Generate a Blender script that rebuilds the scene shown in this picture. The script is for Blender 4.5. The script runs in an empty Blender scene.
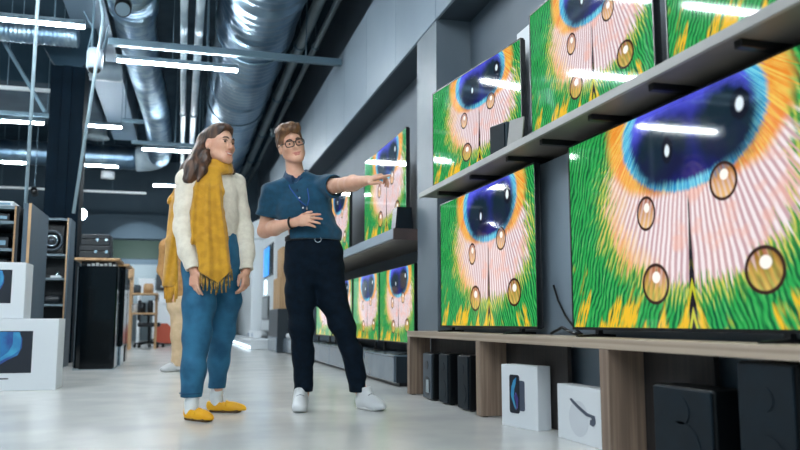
import bpy, bmesh, math, random
import numpy as np
from mathutils import Vector, Matrix
random.seed(7); np.random.seed(7)
S = bpy.context.scene
COL = S.collection
PI = math.pi
# ------------------------------------------------------------------ camera frame
CH = .53; FL = 778.
PHI = math.radians(15.65); TH = math.atan(97/778)
FH = np.array([math.sin(PHI), math.cos(PHI), 0]); RT = np.array([math.cos(PHI), -math.sin(PHI), 0]); ZZ = np.array([0, 0, 1.])
FW = FH*math.cos(TH)+ZZ*math.sin(TH); UP = ZZ*math.cos(TH)-FH*math.sin(TH); CAM = np.array([0, 0, CH])
def at(px, py, d):
    "point seen at pixel (px,py) at horizontal distance d from the camera"
    v = FW*FL+RT*(px-400)+UP*(225-py)
    return CAM+v*d/(v@FH)
# ------------------------------------------------------------------ materials
def lin(c):
    return tuple((x/255/12.92 if x/255 <= .04045 else ((x/255+.055)/1.055)**2.4) for x in c)
def C4(c): return (*lin(c), 1)
class G:
    def __init__(s, name):
        s.m = bpy.data.materials.new(name); s.m.use_nodes = True
        s.nt = s.m.node_tree; s.b = s.nt.nodes['Principled BSDF']
    def n(s, t, **k):
        q = s.nt.nodes.new(t)
        for a, v in k.items(): setattr(q, a, v)
        return q
    def link(s, a, b): s.nt.links.new(a, b)
class V:
    "a scalar socket with arithmetic"
    def __init__(s, g, o): s.g = g; s.o = o
    def op(s, op, *a):
        q = s.g.n('ShaderNodeMath', operation=op)
        for i, x in enumerate((s,)+a):
            if isinstance(x, V): s.g.link(x.o, q.inputs[i])
            else: q.inputs[i].default_value = x
        return V(s.g, q.outputs[0])
    def __add__(s, o): return s.op('ADD', o)
    def __radd__(s, o): return s.op('ADD', o)
    def __sub__(s, o): return s.op('SUBTRACT', o)
    def __rsub__(s, o): return (s*-1)+o
    def __mul__(s, o): return s.op('MULTIPLY', o)
    def __rmul__(s, o): return s.op('MULTIPLY', o)
    def __truediv__(s, o): return s.op('DIVIDE', o)
    def sin(s): return s.op('SINE')
    def abs(s): return s.op('ABSOLUTE')
    def sqrt(s): return s.op('SQRT')
    def max(s, o): return s.op('MAXIMUM', o)
    def min(s, o): return s.op('MINIMUM', o)
    def atan2(s, o): return s.op('ARCTAN2', o)
    def step(s, a, b):
        q = s.g.n('ShaderNodeMapRange', interpolation_type='SMOOTHSTEP')
        s.g.link(s.o, q.inputs[0]); q.inputs[1].default_value = a; q.inputs[2].default_value = b
        return V(s.g, q.outputs[0])
def mix(g, f, a, b):
    q = g.n('ShaderNodeMix', data_type='RGBA')
    g.link(f.o, q.inputs[0])
    for i, x in ((6, a), (7, b)):
        if isinstance(x, tuple): q.inputs[i].default_value = C4(x) if len(x) == 3 else x
        else: g.link(x, q.inputs[i])
    return q.outputs[2]
def noise(g, vec, scale, detail=2, stretch=None):
    if stretch:
        mp = g.n('ShaderNodeMapping'); mp.inputs['Scale'].default_value = stretch
        g.link(vec, mp.inputs[0]); vec = mp.outputs[0]
    q = g.n('ShaderNodeTexNoise'); q.inputs['Scale'].default_value = scale; q.inputs['Detail'].default_value = detail
    g.link(vec, q.inputs['Vector'])
    return V(g, q.outputs['Fac'])
def mat(name, c, rough=.5, metal=0, c2=None, sc=8, stretch=None, bump=0, emit=0, spec=.5, coat=0, detail=3, lo=.35, hi=.65, sheen=0, sss=0):
    g = G(name); b = g.b
    b.inputs['Base Color'].default_value = C4(c); b.inputs['Roughness'].default_value = rough; b.inputs['Metallic'].default_value = metal
    b.inputs['Specular IOR Level'].default_value = spec
    if coat: b.inputs['Coat Weight'].default_value = coat; b.inputs['Coat Roughness'].default_value = .06
    if sheen: b.inputs['Sheen Weight'].default_value = sheen
    if sss:
        b.inputs['Subsurface Weight'].default_value = sss; b.inputs['Subsurface Radius'].default_value = (.02, .008, .004); b.inputs['Subsurface Scale'].default_value = .4
    tc = g.n('ShaderNodeTexCoord')
    nz = noise(g, tc.outputs['Object'], sc, detail, stretch)
    if c2: g.link(mix(g, nz.step(lo, hi), c, c2), b.inputs['Base Color'])
    if bump:
        q = g.n('ShaderNodeBump'); q.inputs['Strength'].default_value = bump; q.inputs['Distance'].default_value = .01
        g.link(nz.o, q.inputs['Height']); g.link(q.outputs[0], b.inputs['Normal'])
    if emit:
        b.inputs['Emission Color'].default_value = C4(c); b.inputs['Emission Strength'].default_value = emit
    return g.m
M = {}
M['floor'] = mat('polished_floor', (212, 211, 207), .22, c2=(199, 200, 198), sc=2.2, detail=6, spec=.5)
M['ceiling'] = mat('dark_ceiling', (42, 60, 72), .85, c2=(34, 52, 64), sc=2, spec=.1)
M['wall'] = mat('grey_wall', (88, 101, 113), .55, c2=(81, 94, 107), sc=1.5)
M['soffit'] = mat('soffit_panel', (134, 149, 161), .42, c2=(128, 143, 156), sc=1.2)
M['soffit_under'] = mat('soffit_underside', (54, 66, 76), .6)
M['backwall'] = mat('back_wall', (64, 84, 98), .7, c2=(57, 78, 92), sc=1)
M['backlow'] = mat('back_wall_low', (112, 126, 132), .7, c2=(102, 116, 123), sc=1)
M['green'] = mat('green_band', (4, 38, 29), .7)
M['pillar'] = mat('pillar_grey', (104, 115, 124), .45, c2=(97, 109, 119), sc=3)
M['column'] = mat('column_dark', (6, 18, 27), .7, c2=(8, 22, 33), sc=3, spec=.05)
M['duct'] = mat('galvanised_duct', (132, 154, 170), .36, 1, c2=(98, 124, 146), sc=3, stretch=(1, .3, 1))
M['flex'] = mat('flexible_duct', (146, 168, 182), .4, 1, c2=(108, 134, 156), sc=5)
M['rectduct'] = mat('rect_duct', (112, 134, 152), .5, .3)
M['steel'] = mat('steel', (92, 116, 130), .5, .3)
M['whitepipe'] = mat('white_pipe', (158, 174, 184), .45, c2=(132, 150, 162), sc=3)
M['greypipe'] = mat('grey_pipe', (104, 118, 124), .45, c2=(92, 106, 114), sc=2)
M['rod'] = mat('rod_paint', (150, 172, 184), .45)
M['tube'] = mat('lamp_tube', (240, 250, 255), .4, emit=195)
M['spotglow'] = mat('spot_lens', (225, 240, 255), .4, emit=150)
M['housing'] = mat('lamp_housing', (92, 112, 124), .5, .2)
M['oak'] = mat('console_oak', (178, 160, 142), .5, c2=(154, 136, 119), sc=5, stretch=(1, .12, 14), bump=.08)
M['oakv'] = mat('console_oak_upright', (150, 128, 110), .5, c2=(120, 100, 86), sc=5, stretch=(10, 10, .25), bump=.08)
M['darkwood'] = mat('dark_oak', (52, 47, 46), .6, c2=(38, 36, 37), sc=6, stretch=(10, 10, .25))
M['pine'] = mat('pine', (196, 160, 118), .5, c2=(172, 134, 94), sc=4, stretch=(8, 8, .4))
M['shelf'] = mat('shelf_grey', (150, 148, 145), .45, c2=(138, 137, 135), sc=3)
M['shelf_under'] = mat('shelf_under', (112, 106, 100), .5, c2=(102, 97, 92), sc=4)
M['shelf_end'] = mat('shelf_end_wood', (84, 66, 62), .5, c2=(68, 54, 52), sc=5)
M['bracket'] = mat('bracket_black', (14, 15, 18), .45)
M['bezel'] = mat('tv_bezel', (10, 11, 14), .3)
M['casing'] = mat('tv_casing', (26, 28, 33), .5)
M['spk_grey'] = mat('speaker_side', (58, 70, 80), .4)
M['spk_black'] = mat('speaker_black', (6, 9, 12), .35, spec=.3)
M['spk_teal'] = mat('speaker_teal', (7, 24, 34), .6, c2=(5, 19, 28), sc=10, spec=.25)
M['cone'] = mat('speaker_cone', (22, 28, 34), .35)
M['chrome'] = mat('chrome', (190, 205, 215), .15, 1)
M['whitebox'] = mat('white_card', (222, 226, 230), .5)
M['whiteside'] = mat('white_card_edge', (206, 214, 220), .5)
M['print_dark'] = mat('print_dark', (20, 25, 38), .35)
M['print_blue'] = mat('print_blue', (40, 120, 176), .35, c2=(44, 72, 140), sc=9)
M['print_cyan'] = mat('print_cyan', (66, 160, 200), .35, c2=(50, 130, 182), sc=9)
M['print_violet'] = mat('print_violet', (120, 110, 178), .35, c2=(60, 52, 120), sc=14)
M['print_pale'] = mat('print_pale', (196, 196, 216), .35)
M['print_grey'] = mat('print_grey', (70, 78, 96), .35)
M['print_shade'] = mat('print_white_orb', (206, 210, 216), .5)
M['cabinet'] = mat('cabinet_gloss', (112, 126, 138), .22, c2=(102, 116, 128), sc=3, coat=.4)
M['cabdark'] = mat('cabinet_dark', (36, 46, 54), .35)
M['panelgrey'] = mat('unit_panel', (72, 92, 108), .5, c2=(66, 86, 102), sc=3)
M['unitdark'] = mat('unit_inside', (16, 24, 31), .5)
M['unitshelf'] = mat('unit_shelf', (104, 122, 132), .45)
M['gloss'] = mat('black_gloss', (3, 8, 12), .1, c2=(4, 10, 15), sc=3, spec=.25)
M['blackbox'] = mat('black_box', (16, 24, 32), .45)
M['whiteplas'] = mat('white_plastic', (214, 220, 224), .4)
M['orange'] = mat('orange_red', (190, 84, 60), .5)
M['bluescreen'] = mat('blue_screen', (40, 150, 225), .3, emit=1.1, c2=(20, 60, 140), sc=6)
M['lightstrip'] = mat('light_strip', (220, 242, 255), .4, emit=3)
M['skin'] = mat('skin', (226, 176, 150), .5, c2=(216, 160, 134), sc=14, sss=.12)
M['skin2'] = mat('skin_tan', (208, 156, 124), .5, c2=(198, 144, 112), sc=14)
M['lips'] = mat('lips', (202, 128, 114), .45)
M['teeth'] = mat('teeth', (236, 230, 222), .35)
M['hair_m'] = mat('hair_brown', (138, 98, 64), .5, c2=(86, 58, 40), sc=26, stretch=(1, .3, 1), bump=.4)
M['hair_w'] = mat('hair_dark_brown', (92, 62, 44), .45, c2=(46, 31, 25), sc=30, stretch=(1.6, 1.6, .16), bump=.4)
M['brow'] = mat('brow', (70, 48, 36), .6)
M['eye'] = mat('eye_white', (204, 196, 190), .25)
M['iris'] = mat('iris', (44, 34, 30), .2)
M['polo'] = mat('polo_teal', (0, 70, 98), .8, c2=(0, 61, 87), sc=30, sheen=.15)
M['polo_dark'] = mat('polo_collar', (4, 50, 82), .75)
M['trouser'] = mat('navy_trouser', (6, 22, 36), .85, c2=(4, 17, 29), sc=30, spec=.15)
M['leather'] = mat('belt_leather', (18, 22, 28), .4)
M['black'] = mat('black_plastic', (10, 11, 14), .3)
M['lens'] = None
M['whiteshoe'] = mat('white_leather', (208, 210, 212), .5)
M['sole'] = mat('sole_white', (206, 206, 206), .55)
M['soledark'] = mat('sole_dark', (92, 62, 30), .6)
M['lace'] = mat('lace', (104, 108, 116), .7)
M['sweater'] = mat('cream_knit', (238, 228, 210), .85, c2=(228, 217, 199), sc=40, bump=.15, sheen=.2)
M['scarf'] = mat('mustard_scarf', (206, 150, 30), .85, c2=(190, 134, 20), sc=24, bump=.1, sheen=.3)
M['fringe'] = mat('scarf_fringe', (176, 134, 52), .85, c2=(92, 78, 48), sc=45)
M['denim'] = mat('blue_denim', (40, 106, 140), .8, c2=(20, 78, 110), sc=9, detail=6, lo=.3, hi=.7)
M['denim_seam'] = mat('denim_seam', (24, 72, 106), .8)
M['loafer'] = mat('yellow_loafer', (240, 176, 12), .5, c2=(232, 164, 6), sc=12)
M['sock'] = mat('white_sock', (226, 230, 232), .85)
M['tan'] = mat('tan_coat', (186, 138, 84), .8, c2=(168, 120, 70), sc=20)
M['beige'] = mat('beige_trouser', (222, 192, 156), .8, c2=(210, 180, 142), sc=14)
M['lanyard'] = mat('lanyard_blue', (20, 76, 150), .6)
g = G('spectacle_lens'); g.b.inputs['Transmission Weight'].default_value = 1; g.b.inputs['Roughness'].default_value = .0; g.b.inputs['IOR'].default_value = 1.05
M['lens'] = g.m

def peacock():
    g = G('screen_feather_picture'); b = g.b
    uvn = g.n('ShaderNodeUVMap'); uvn.uv_map = 'UVMap'
    sp = g.n('ShaderNodeSeparateXYZ'); g.link(uvn.outputs[0], sp.inputs[0])
    u = V(g, sp.outputs[0]); v = V(g, sp.outputs[1])
    cb = g.n('ShaderNodeCombineXYZ'); g.link((u*1.78).o, cb.inputs[0]); g.link(v.o, cb.inputs[1])
    P = cb.outputs[0]
    n1 = noise(g, P, 4, 3); n2 = noise(g, P, 22, 2); n3 = noise(g, P, 9, 3); n4 = noise(g, P, 2.2, 2)
    x = (u-.575)*1.78; y = v-.885
    ax = x.abs()
    # strands running out from the eye
    ang = x.atan2((y-.42)*-1)
    cb2 = g.n('ShaderNodeCombineXYZ'); g.link((ang*1.).o, cb2.inputs[0]); g.link((y*.06).o, cb2.inputs[1])
    strand = noise(g, cb2.outputs[0], 95, 1)
    barb = ((ang*165+n1*5).sin()*.5+.5)
    gx = ax+y*.42
    cb3 = g.n('ShaderNodeCombineXYZ'); g.link(gx.o, cb3.inputs[0]); g.link((y*.12).o, cb3.inputs[1])
    gs = noise(g, cb3.outputs[0], 85, 2)
    gs2 = noise(g, cb3.outputs[0], 30, 3)
    gb = ((gx*180+n1*26).sin()*.5+.5)*.28+gs*.5+gs2*.35-.06
    wob = (strand-.5)*.16+(n2-.5)*.05
    e = ((x*x)+((y/.6)*(y/.6))).sqrt()*1.06
    er = e+(strand-.5)*.07
    e2x = (x-.0)/.66; e2y = (y+.30)/.42
    e2 = (e2x*e2x+e2y*e2y).sqrt()+(strand-.5)*.6+(n3-.5)*.25
    green = mix(g, gb.step(.3, .62), (6, 84, 44), (44, 170, 80))
    green = mix(g, gb.step(.62, .95), green, (176, 230, 160))
    cb4 = g.n('ShaderNodeCombineXYZ'); g.link(gx.o, cb4.inputs[0]); g.link((y*.35).o, cb4.inputs[1])
    n5 = noise(g, cb4.outputs[0], 9, 3)
    yel = (n5*.9+n4*.4-v*.5-u*.14).step(.57, .66)
    green = mix(g, yel*(gs.step(.35, .5)), green, (238, 190, 38))
    lil = mix(g, (barb*.7+strand*.4).step(.3, .75), (198, 162, 168), (244, 232, 234))
    pink = (n4*.6+n3*.5-v*.1).step(.5, .62)
    lil = mix(g, pink*.6, lil, (238, 178, 160))
    col = mix(g, (e2*-1).step(-1.22, -1.0), green, mix(g, gb.step(.4, .7), (70, 150, 60), (226, 214, 96)))
    col = mix(g, (e2*-1).step(-1.02, -.9), col, lil)
    edge = e2.step(.62, .92)*(x*-1).step(.1, .45)*(y*-1).step(-.1, .5)
    edge = edge*((e2*-1).step(-1.05, -.9))*.8
    col = mix(g, edge, col, mix(g, strand.step(.4, .65), (240, 170, 70), (246, 206, 140)))
    # orange band round the eye, thin under it
    og = (er*-1+ (ax*.34).min(.15)+y*.10).step(-.55, -.46)
    col = mix(g, og*.95, col, mix(g, (strand+n3*.3).step(.5, .8), (236, 138, 40), (246, 202, 92)))
    col = mix(g, (er*-1).step(-.535, -.5), col, mix(g, strand.step(.35, .65), (40, 150, 206), (130, 222, 236)))
    col = mix(g, (er*-1).step(-.47, -.415), col, mix(g, (y+ax*.25+n3*.12).step(.06, .24), (18, 24, 112), (86, 92, 230)))
    # dark lobes
    def ell(cx, cy, rx, ry, n=True):
        a = (u*1.78-cx*1.78)/rx; c = (v-cy)/ry
        r = (a*a+c*c).sqrt()
        return r+(n2-.5)*.3 if n else r
    lob = ell(.475, .79, .235, .185).min(ell(.715, .82, .215, .195))
    col = mix(g, (lob*-1).step(-1.15, -.6), col, mix(g, (v+n3*.3).step(.8, 1.0), (8, 12, 58), (10, 34, 46)))
    # shaft
    sh = (ax-((y*-1-.42).max(0)*.05)-.004)
    below = (y*-1).step(.30, .36)
    chev = ((y*52+ax*150).sin()*.5+.5)
    col = mix(g, (sh*-1).step(-.004, .002)*below, col, mix(g, chev.step(.55, .75)*((y*-1).step(.58, .7)), (24, 16, 22), (196, 196, 40)))
    # water drops
    for cx, cy, rx, ry in ((.40, .53, .072, .08), (.70, .59, .082, .078), (.43, .2, .10, .092), (.812, .22, .104, .09)):
        r = ell(cx, cy, rx, ry, False)
        under = col
        inner = mix(g, ((v-cy)/ry+n3*.8+barb*.4).step(-.5, 1.4), (242, 190, 96), (160, 82, 18))
        inner = mix(g, barb*.3+.2, inner, under)
        col = mix(g, (r*-1).step(-1.06, -.98), col, (50, 26, 12))
        col = mix(g, (r*-1).step(-.9, -.8), col, inner)
        h = ell(cx+.004, cy+ry*.32, rx*.32, ry*.3, False)
        col = mix(g, (h*-1).step(-1.1, -.8), col, (255, 250, 240))
    for cx, cy, rx, ry in ((.5, .79, .018, .028), (.765, .875, .024, .03)):
        h = ell(cx, cy, rx*2.4, ry*2.2)
        col = mix(g, (h*-1).step(-1.05, -.85), col, (4, 8, 26))
        h = ell(cx, cy, rx, ry)
        col = mix(g, (h*-1).step(-1.2, -.7), col, (226, 240, 250))
    b.inputs['Base Color'].default_value = (.012, .012, .015, 1)
    b.inputs['Roughness'].default_value = .045
    b.inputs['Specular IOR Level'].default_value = .55
    g.link(col, b.inputs['Emission Color']); b.inputs['Emission Strength'].default_value = 1.05
    return g.m
M['screen'] = peacock()

# ------------------------------------------------------------------ mesh builders
class MB:
    def __init__(s): s.bm = bmesh.new()
    def _n(s, n0): s.bm.verts.ensure_lookup_table(); return s.bm.verts[n0:]
    def box(s, x0, x1, y0, y1, z0, z1, bev=0, rot=0, piv=None, seg=2):
        r = bmesh.ops.create_cube(s.bm, size=1)
        vs = r['verts']
        for v in vs:
            v.co = Vector(((x0+x1)/2+v.co.x*(x1-x0), (y0+y1)/2+v.co.y*(y1-y0), (z0+z1)/2+v.co.z*(z1-z0)))
        if rot:
            c = Vector(piv or ((x0+x1)/2, (y0+y1)/2, z0)); R = Matrix.Rotation(rot, 3, 'Z')
            for v in vs: v.co = c+R@(v.co-c)
        if bev:
            es = list({e for v in vs for e in v.link_edges})
            bmesh.ops.bevel(s.bm, geom=es, offset=bev, segments=seg, affect='EDGES', profile=.5)
        return s
    def tube(s, pts, r, n=10, caps=True):
        pts = [Vector(p) for p in pts]; rs = r if isinstance(r, (list, tuple)) else [r]*len(pts)
        rings = []; prev = None
        for i, p in enumerate(pts):
            d = (pts[min(i+1, len(pts)-1)]-pts[max(i-1, 0)]).normalized()
            if prev is None:
                a = d.cross(Vector((0, 0, 1)) if abs(d.z) < .9 else Vector((1, 0, 0))).normalized()
            else:
                a = (prev-d*prev.dot(d)).normalized()
            prev = a; b = d.cross(a)
            rings.append([s.bm.verts.new(p+(a*math.cos(2*PI*k/n)+b*math.sin(2*PI*k/n))*rs[i]) for k in range(n)])
        for i in range(len(rings)-1):
            for k in range(n):
                s.bm.faces.new((rings[i][k], rings[i][(k+1) % n], rings[i+1][(k+1) % n], rings[i+1][k]))
        if caps:
            s.bm.faces.new(rings[0][::-1]); s.bm.faces.new(rings[-1])
        return s
    def prism(s, poly, a, b, axis='z'):
        "poly of 2D points pushed from a to b along axis"
        def P(p, t):
            return {'z': (p[0], p[1], t), 'y': (p[0], t, p[1]), 'x': (t, p[0], p[1])}[axis]
        lo = [s.bm.verts.new(P(p, a)) for p in poly]; hi = [s.bm.verts.new(P(p, b)) for p in poly]
        s.bm.faces.new(lo); s.bm.faces.new(hi[::-1])
        for i in range(len(poly)):
            j = (i+1) % len(poly); s.bm.faces.new((lo[i], hi[i], hi[j], lo[j]))
        return s
    def disc(s, c, r, n, d):
        "thin disc, normal n, thickness d"
        c = Vector(c); n = Vector(n).normalized()
        return s.tube([c-n*d/2, c+n*d/2], r, 28)
    def sphere(s, c, r, sx=1, sy=1, sz=1, u=16, v=10):
        q = bmesh.ops.create_uvsphere(s.bm, u_segments=u, v_segments=v, radius=r)
        for w in q['verts']: w.co = Vector((w.co.x*sx, w.co.y*sy, w.co.z*sz))+Vector(c)
        return s
WM = {}
def base(o): return WM.get(o.name, Matrix.Identity(4))
def tag(o, label=None, cat=None, group=None, kind=None):
    if label: o['label'] = label
    if cat: o['category'] = cat
    if group: o['group'] = group
    if kind: o['kind'] = kind
    return o
def thing(name, loc, label, cat, group=None, rot=0):
    o = bpy.data.objects.new(name, None); COL.objects.link(o); o.empty_display_size = .1
    o.location = loc; o.rotation_euler = (0, 0, rot)
    WM[o.name] = Matrix.Translation(Vector(loc))@Matrix.Rotation(rot, 4, 'Z')
    return tag(o, label, cat, group)
def link_mesh(name, me, m, parent, smooth):
    o = bpy.data.objects.new(name, me); COL.objects.link(o)
    if m: me.materials.append(m)
    if parent is not None:
        W = base(parent); me.transform(W.inverted()); o.parent = parent; WM[o.name] = W
    if smooth:
        me.polygons.foreach_set('use_smooth', [True]*len(me.polygons))
    return o
def build(name, mb, m, parent=None, smooth=False, label=None):
    bmesh.ops.recalc_face_normals(mb.bm, faces=mb.bm.faces)
    me = bpy.data.meshes.new(name); mb.bm.to_mesh(me); mb.bm.free()
    o = link_mesh(name, me, m, parent, smooth)
    if label: o['label'] = label
    return o
def struct(name, mb, m): return tag(build(name, mb, m), kind='structure')
def solo(name, mb, m, label, cat, group=None, smooth=False):
    return tag(build(name, mb, m, smooth=smooth), label, cat, group)
def copy_tree(o, parent=None):
    c = o.copy(); COL.objects.link(c)
    if parent is not None: c.parent = parent
    for ch in [q for q in bpy.data.objects if q.parent == o]: copy_tree(ch, c)
    return c

# ------------------------------------------------------------------ signed-distance bodies
def nrm(a): a = np.asarray(a, float); return a/np.linalg.norm(a)
class F:
    def __init__(s, lo, hi, h):
        s.lo = np.array(lo, float); s.h = h
        s.n = np.ceil((np.array(hi)-s.lo)/h).astype(int)+1
        s.v = np.full(tuple(s.n), .09, np.float32)
        s.ax = [(s.lo[i]+h*np.arange(s.n[i])).astype(np.float32) for i in range(3)]
    def reg(s, lo, hi):
        i0 = np.clip(np.floor((np.array(lo)-s.lo)/s.h).astype(int), 0, s.n); i1 = np.clip(np.ceil((np.array(hi)-s.lo)/s.h).astype(int)+1, 0, s.n)
        sl = tuple(slice(a, b) for a, b in zip(i0, i1))
        return sl, s.ax[0][sl[0]][:, None, None], s.ax[1][sl[1]][None, :, None], s.ax[2][sl[2]][None, None, :]
    def put(s, fn, lo, hi, k, cut=False):
        sl, x, y, z = s.reg(lo, hi)
        a = s.v[sl]
        if a.size == 0: return s
        d = fn(x, y, z).astype(np.float32)
        if cut:
            d = -d
            h = np.maximum(k-np.abs(a-d), 0)/k if k else 0
            s.v[sl] = np.maximum(a, d)+(h*h*k*.25 if k else 0)
        else:
            h = np.maximum(k-np.abs(a-d), 0)/k if k else 0
            s.v[sl] = np.minimum(a, d)-(h*h*k*.25 if k else 0)
        return s
    def cap(s, a, b, ra, rb=None, k=.02, cut=False, m=.06):
        rb = ra if rb is None else rb
        a = np.asarray(a, float); b = np.asarray(b, float); ab = b-a; L = max(ab@ab, 1e-9); R = max(ra, rb)+m
        def fn(x, y, z):
            t = np.clip(((x-a[0])*ab[0]+(y-a[1])*ab[1]+(z-a[2])*ab[2])/L, 0, 1)
            return np.sqrt((x-a[0]-t*ab[0])**2+(y-a[1]-t*ab[1])**2+(z-a[2]-t*ab[2])**2)-(ra+(rb-ra)*t)
        return s.put(fn, np.minimum(a, b)-R, np.maximum(a, b)+R, k, cut)
    def chain(s, pts, rs, k=.02):
        for i in range(len(pts)-1): s.cap(pts[i], pts[i+1], rs[i], rs[i+1], k)
        return s
    def ecap(s, a, b, wa, wb, ax, k=.02, cut=False, m=.06, p=2.):
        a = np.asarray(a, float); b = np.asarray(b, float); ab = b-a; L = ab@ab; d = ab/math.sqrt(L)
        ax = np.asarray(ax, float); ax = nrm(ax-d*(ax@d)); n = np.cross(d, ax); R = max(*wa, *wb)+m
        def fn(x, y, z):
            X = x-a[0]; Y = y-a[1]; Z = z-a[2]
            t = np.clip((X*ab[0]+Y*ab[1]+Z*ab[2])/L, 0, 1)
            X = X-t*ab[0]; Y = Y-t*ab[1]; Z = Z-t*ab[2]
            rx = wa[0]+(wb[0]-wa[0])*t; ry = wa[1]+(wb[1]-wa[1])*t; rl = np.minimum(rx, ry)
            A = (X*ax[0]+Y*ax[1]+Z*ax[2])/rx; B = (X*n[0]+Y*n[1]+Z*n[2])/ry; E = (X*d[0]+Y*d[1]+Z*d[2])/rl
            q = np.sqrt(A*A+B*B+E*E); g = np.sqrt((A/rx)**2+(B/ry)**2+(E/rl)**2)
            return np.where(q < .35, (q-1)*rl, q*(q-1)/np.maximum(g, 1e-6))
        return s.put(fn, np.minimum(a, b)-R, np.maximum(a, b)+R, k, cut)
    def ell(s, c, r, R=np.eye(3), k=.02, cut=False, m=.05):
        "ellipsoid, rows of R are its axes"
        c = np.asarray(c, float); q = max(r)+m
        def fn(x, y, z):
            X = x-c[0]; Y = y-c[1]; Z = z-c[2]; e = 0; g = 0
            for i in range(3):
                A = (X*R[i][0]+Y*R[i][1]+Z*R[i][2])/r[i]; e = e+A*A; g = g+(A/r[i])**2
            q = np.sqrt(e)
            return np.where(q < .35, (q-1)*min(r), q*(q-1)/np.maximum(np.sqrt(g), 1e-6))
        return s.put(fn, c-q, c+q, k, cut)
    def plane(s, p, n, k=0, lo=None, hi=None):
        "cut away everything on the side n points to"
        p = np.asarray(p, float); n = nrm(n)
        return s.put(lambda x, y, z: -((x-p[0])*n[0]+(y-p[1])*n[1]+(z-p[2])*n[2]), s.lo if lo is None else lo, (s.lo+s.n*s.h) if hi is None else hi, k, True)
    def wrinkle(s, amp, freq, seed=0, n=5, lo=None, hi=None, squash=(1, 1, 1)):
        sl, x, y, z = s.reg(s.lo if lo is None else lo, (s.lo+s.n*s.h) if hi is None else hi)
        rg = np.random.RandomState(seed); a = 0
        for i in range(n):
            d = nrm(rg.normal(size=3)*np.array(squash))*freq*rg.uniform(.6, 1.6)
            w = (x*d[0]+y*d[1]+z*d[2])+rg.uniform(0, 6)
            w = w+.8*np.sin(.43*(x*d[1]+y*d[2]-z*d[0])+i)
            a = a+np.sin(w)
        s.v[sl] += (amp/n**.5*a).astype(np.float32)
        return s
    def nets(s, name, m, parent=None, label=None):
        v = s.v; h = s.h
        for ax in range(3):        # close at the border
            i = [slice(None)]*3; i[ax] = 0; v[tuple(i)] = .05; i[ax] = -1; v[tuple(i)] = .05
        sg = v < 0; nx, ny, nz = v.shape
        c = np.zeros((nx-1, ny-1, nz-1), np.int8)
        co = [(i, j, k) for i in (0, 1) for j in (0, 1) for k in (0, 1)]
        for i, j, k in co: c += sg[i:nx-1+i, j:ny-1+j, k:nz-1+k]
        act = (c > 0) & (c < 8); idx = np.argwhere(act)
        vid = np.full(c.shape, -1, np.int32); vid[act] = np.arange(len(idx))
        cv = np.stack([v[idx[:, 0]+i, idx[:, 1]+j, idx[:, 2]+k] for i, j, k in co], 1)
        acc = np.zeros((len(idx), 3)); cnt = np.zeros((len(idx), 1))
        for a in range(8):
            for b in range(a+1, 8):
                if sum(abs(p-q) for p, q in zip(co[a], co[b])) != 1: continue
                va, vb = cv[:, a], cv[:, b]; mk = (va < 0) != (vb < 0)
                t = np.where(mk, va/np.where(mk, va-vb, 1), 0)[:, None]
                acc += np.where(mk[:, None], np.array(co[a])+(np.array(co[b])-np.array(co[a]))*t, 0); cnt += mk[:, None]
        P = s.lo+(idx+acc/cnt)*h
        Q = []
        for ax in range(3):
            i = [slice(1, -1)]*3; j = list(i); i[ax] = slice(0, -1); j[ax] = slice(1, None)
            A = sg[tuple(i)]; B = sg[tuple(j)]
            e = np.argwhere(A != B); flip = A[A != B]
            off = np.array([1, 1, 1]); off[ax] = 0; e = e+off
            b1, b2 = (ax+1) % 3, (ax+2) % 3
            def cell(d1, d2):
                q = e.copy(); q[:, b1] -= d1; q[:, b2] -= d2
                return vid[q[:, 0], q[:, 1], q[:, 2]]
            q = np.stack([cell(1, 1), cell(0, 1), cell(0, 0), cell(1, 0)], 1)
            q[~flip] = q[~flip][:, ::-1]
            Q.append(q)
        Q = np.concatenate(Q); Q = Q[(Q >= 0).all(1)]
        me = bpy.data.meshes.new(name)
        me.vertices.add(len(P)); me.vertices.foreach_set('co', P.astype(np.float32).ravel())
        me.loops.add(Q.size); me.loops.foreach_set('vertex_index', Q.astype(np.int32).ravel())
        me.polygons.add(len(Q)); me.polygons.foreach_set('loop_start', np.arange(0, Q.size, 4, dtype=np.int32))
        me.polygons.foreach_set('loop_total', np.full(len(Q), 4, np.int32))
        me.update(calc_edges=True); me.validate()
        o = link_mesh(name, me, m, parent, True)
        if label: o['label'] = label
        return o

# ------------------------------------------------------------------ the setting
YB = 24.; XW = 2.16; ZC = 5.3
struct('floor', MB().box(-9, 2.4, -5, YB+.1, -.1, 0), M['floor'])
struct('ceiling', MB().box(-9, 2.4, -5, YB+.1, ZC, ZC+.1), M['ceiling'])
struct('wall_right', MB().box(XW, 2.4, -5, YB, 0, ZC), M['wall'])
struct('wall_left', MB().box(-9.1, -9, -5, YB+.1, 0, ZC), M['backwall'])
struct('wall_back', MB().box(-9, XW, YB, YB+.1, 2.2, ZC), M['backwall'])
struct('wall_back_lower', MB().box(-9, XW, YB-.02, YB+.1, 0, 2.2), M['backlow'])
struct('trim_1', MB().box(-9, XW, YB-.14, YB-.03, 2.36, 2.9), M['green'])
# bulkhead over the screens: clad front in panels, dark underside
mb = MB(); y = -4.
while y < 17.6:
    mb.box(1.86, 1.885, y+.004, min(y+1.2, 17.6)-.004, 2.90, 3.92, bev=.003, seg=1); y += 1.2
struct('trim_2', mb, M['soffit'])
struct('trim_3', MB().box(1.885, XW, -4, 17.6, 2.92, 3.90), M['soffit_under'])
struct('trim_4', MB().box(1.87, XW, 5.62, 6.14, 0, 2.92, bev=.004), M['pillar'])

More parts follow.
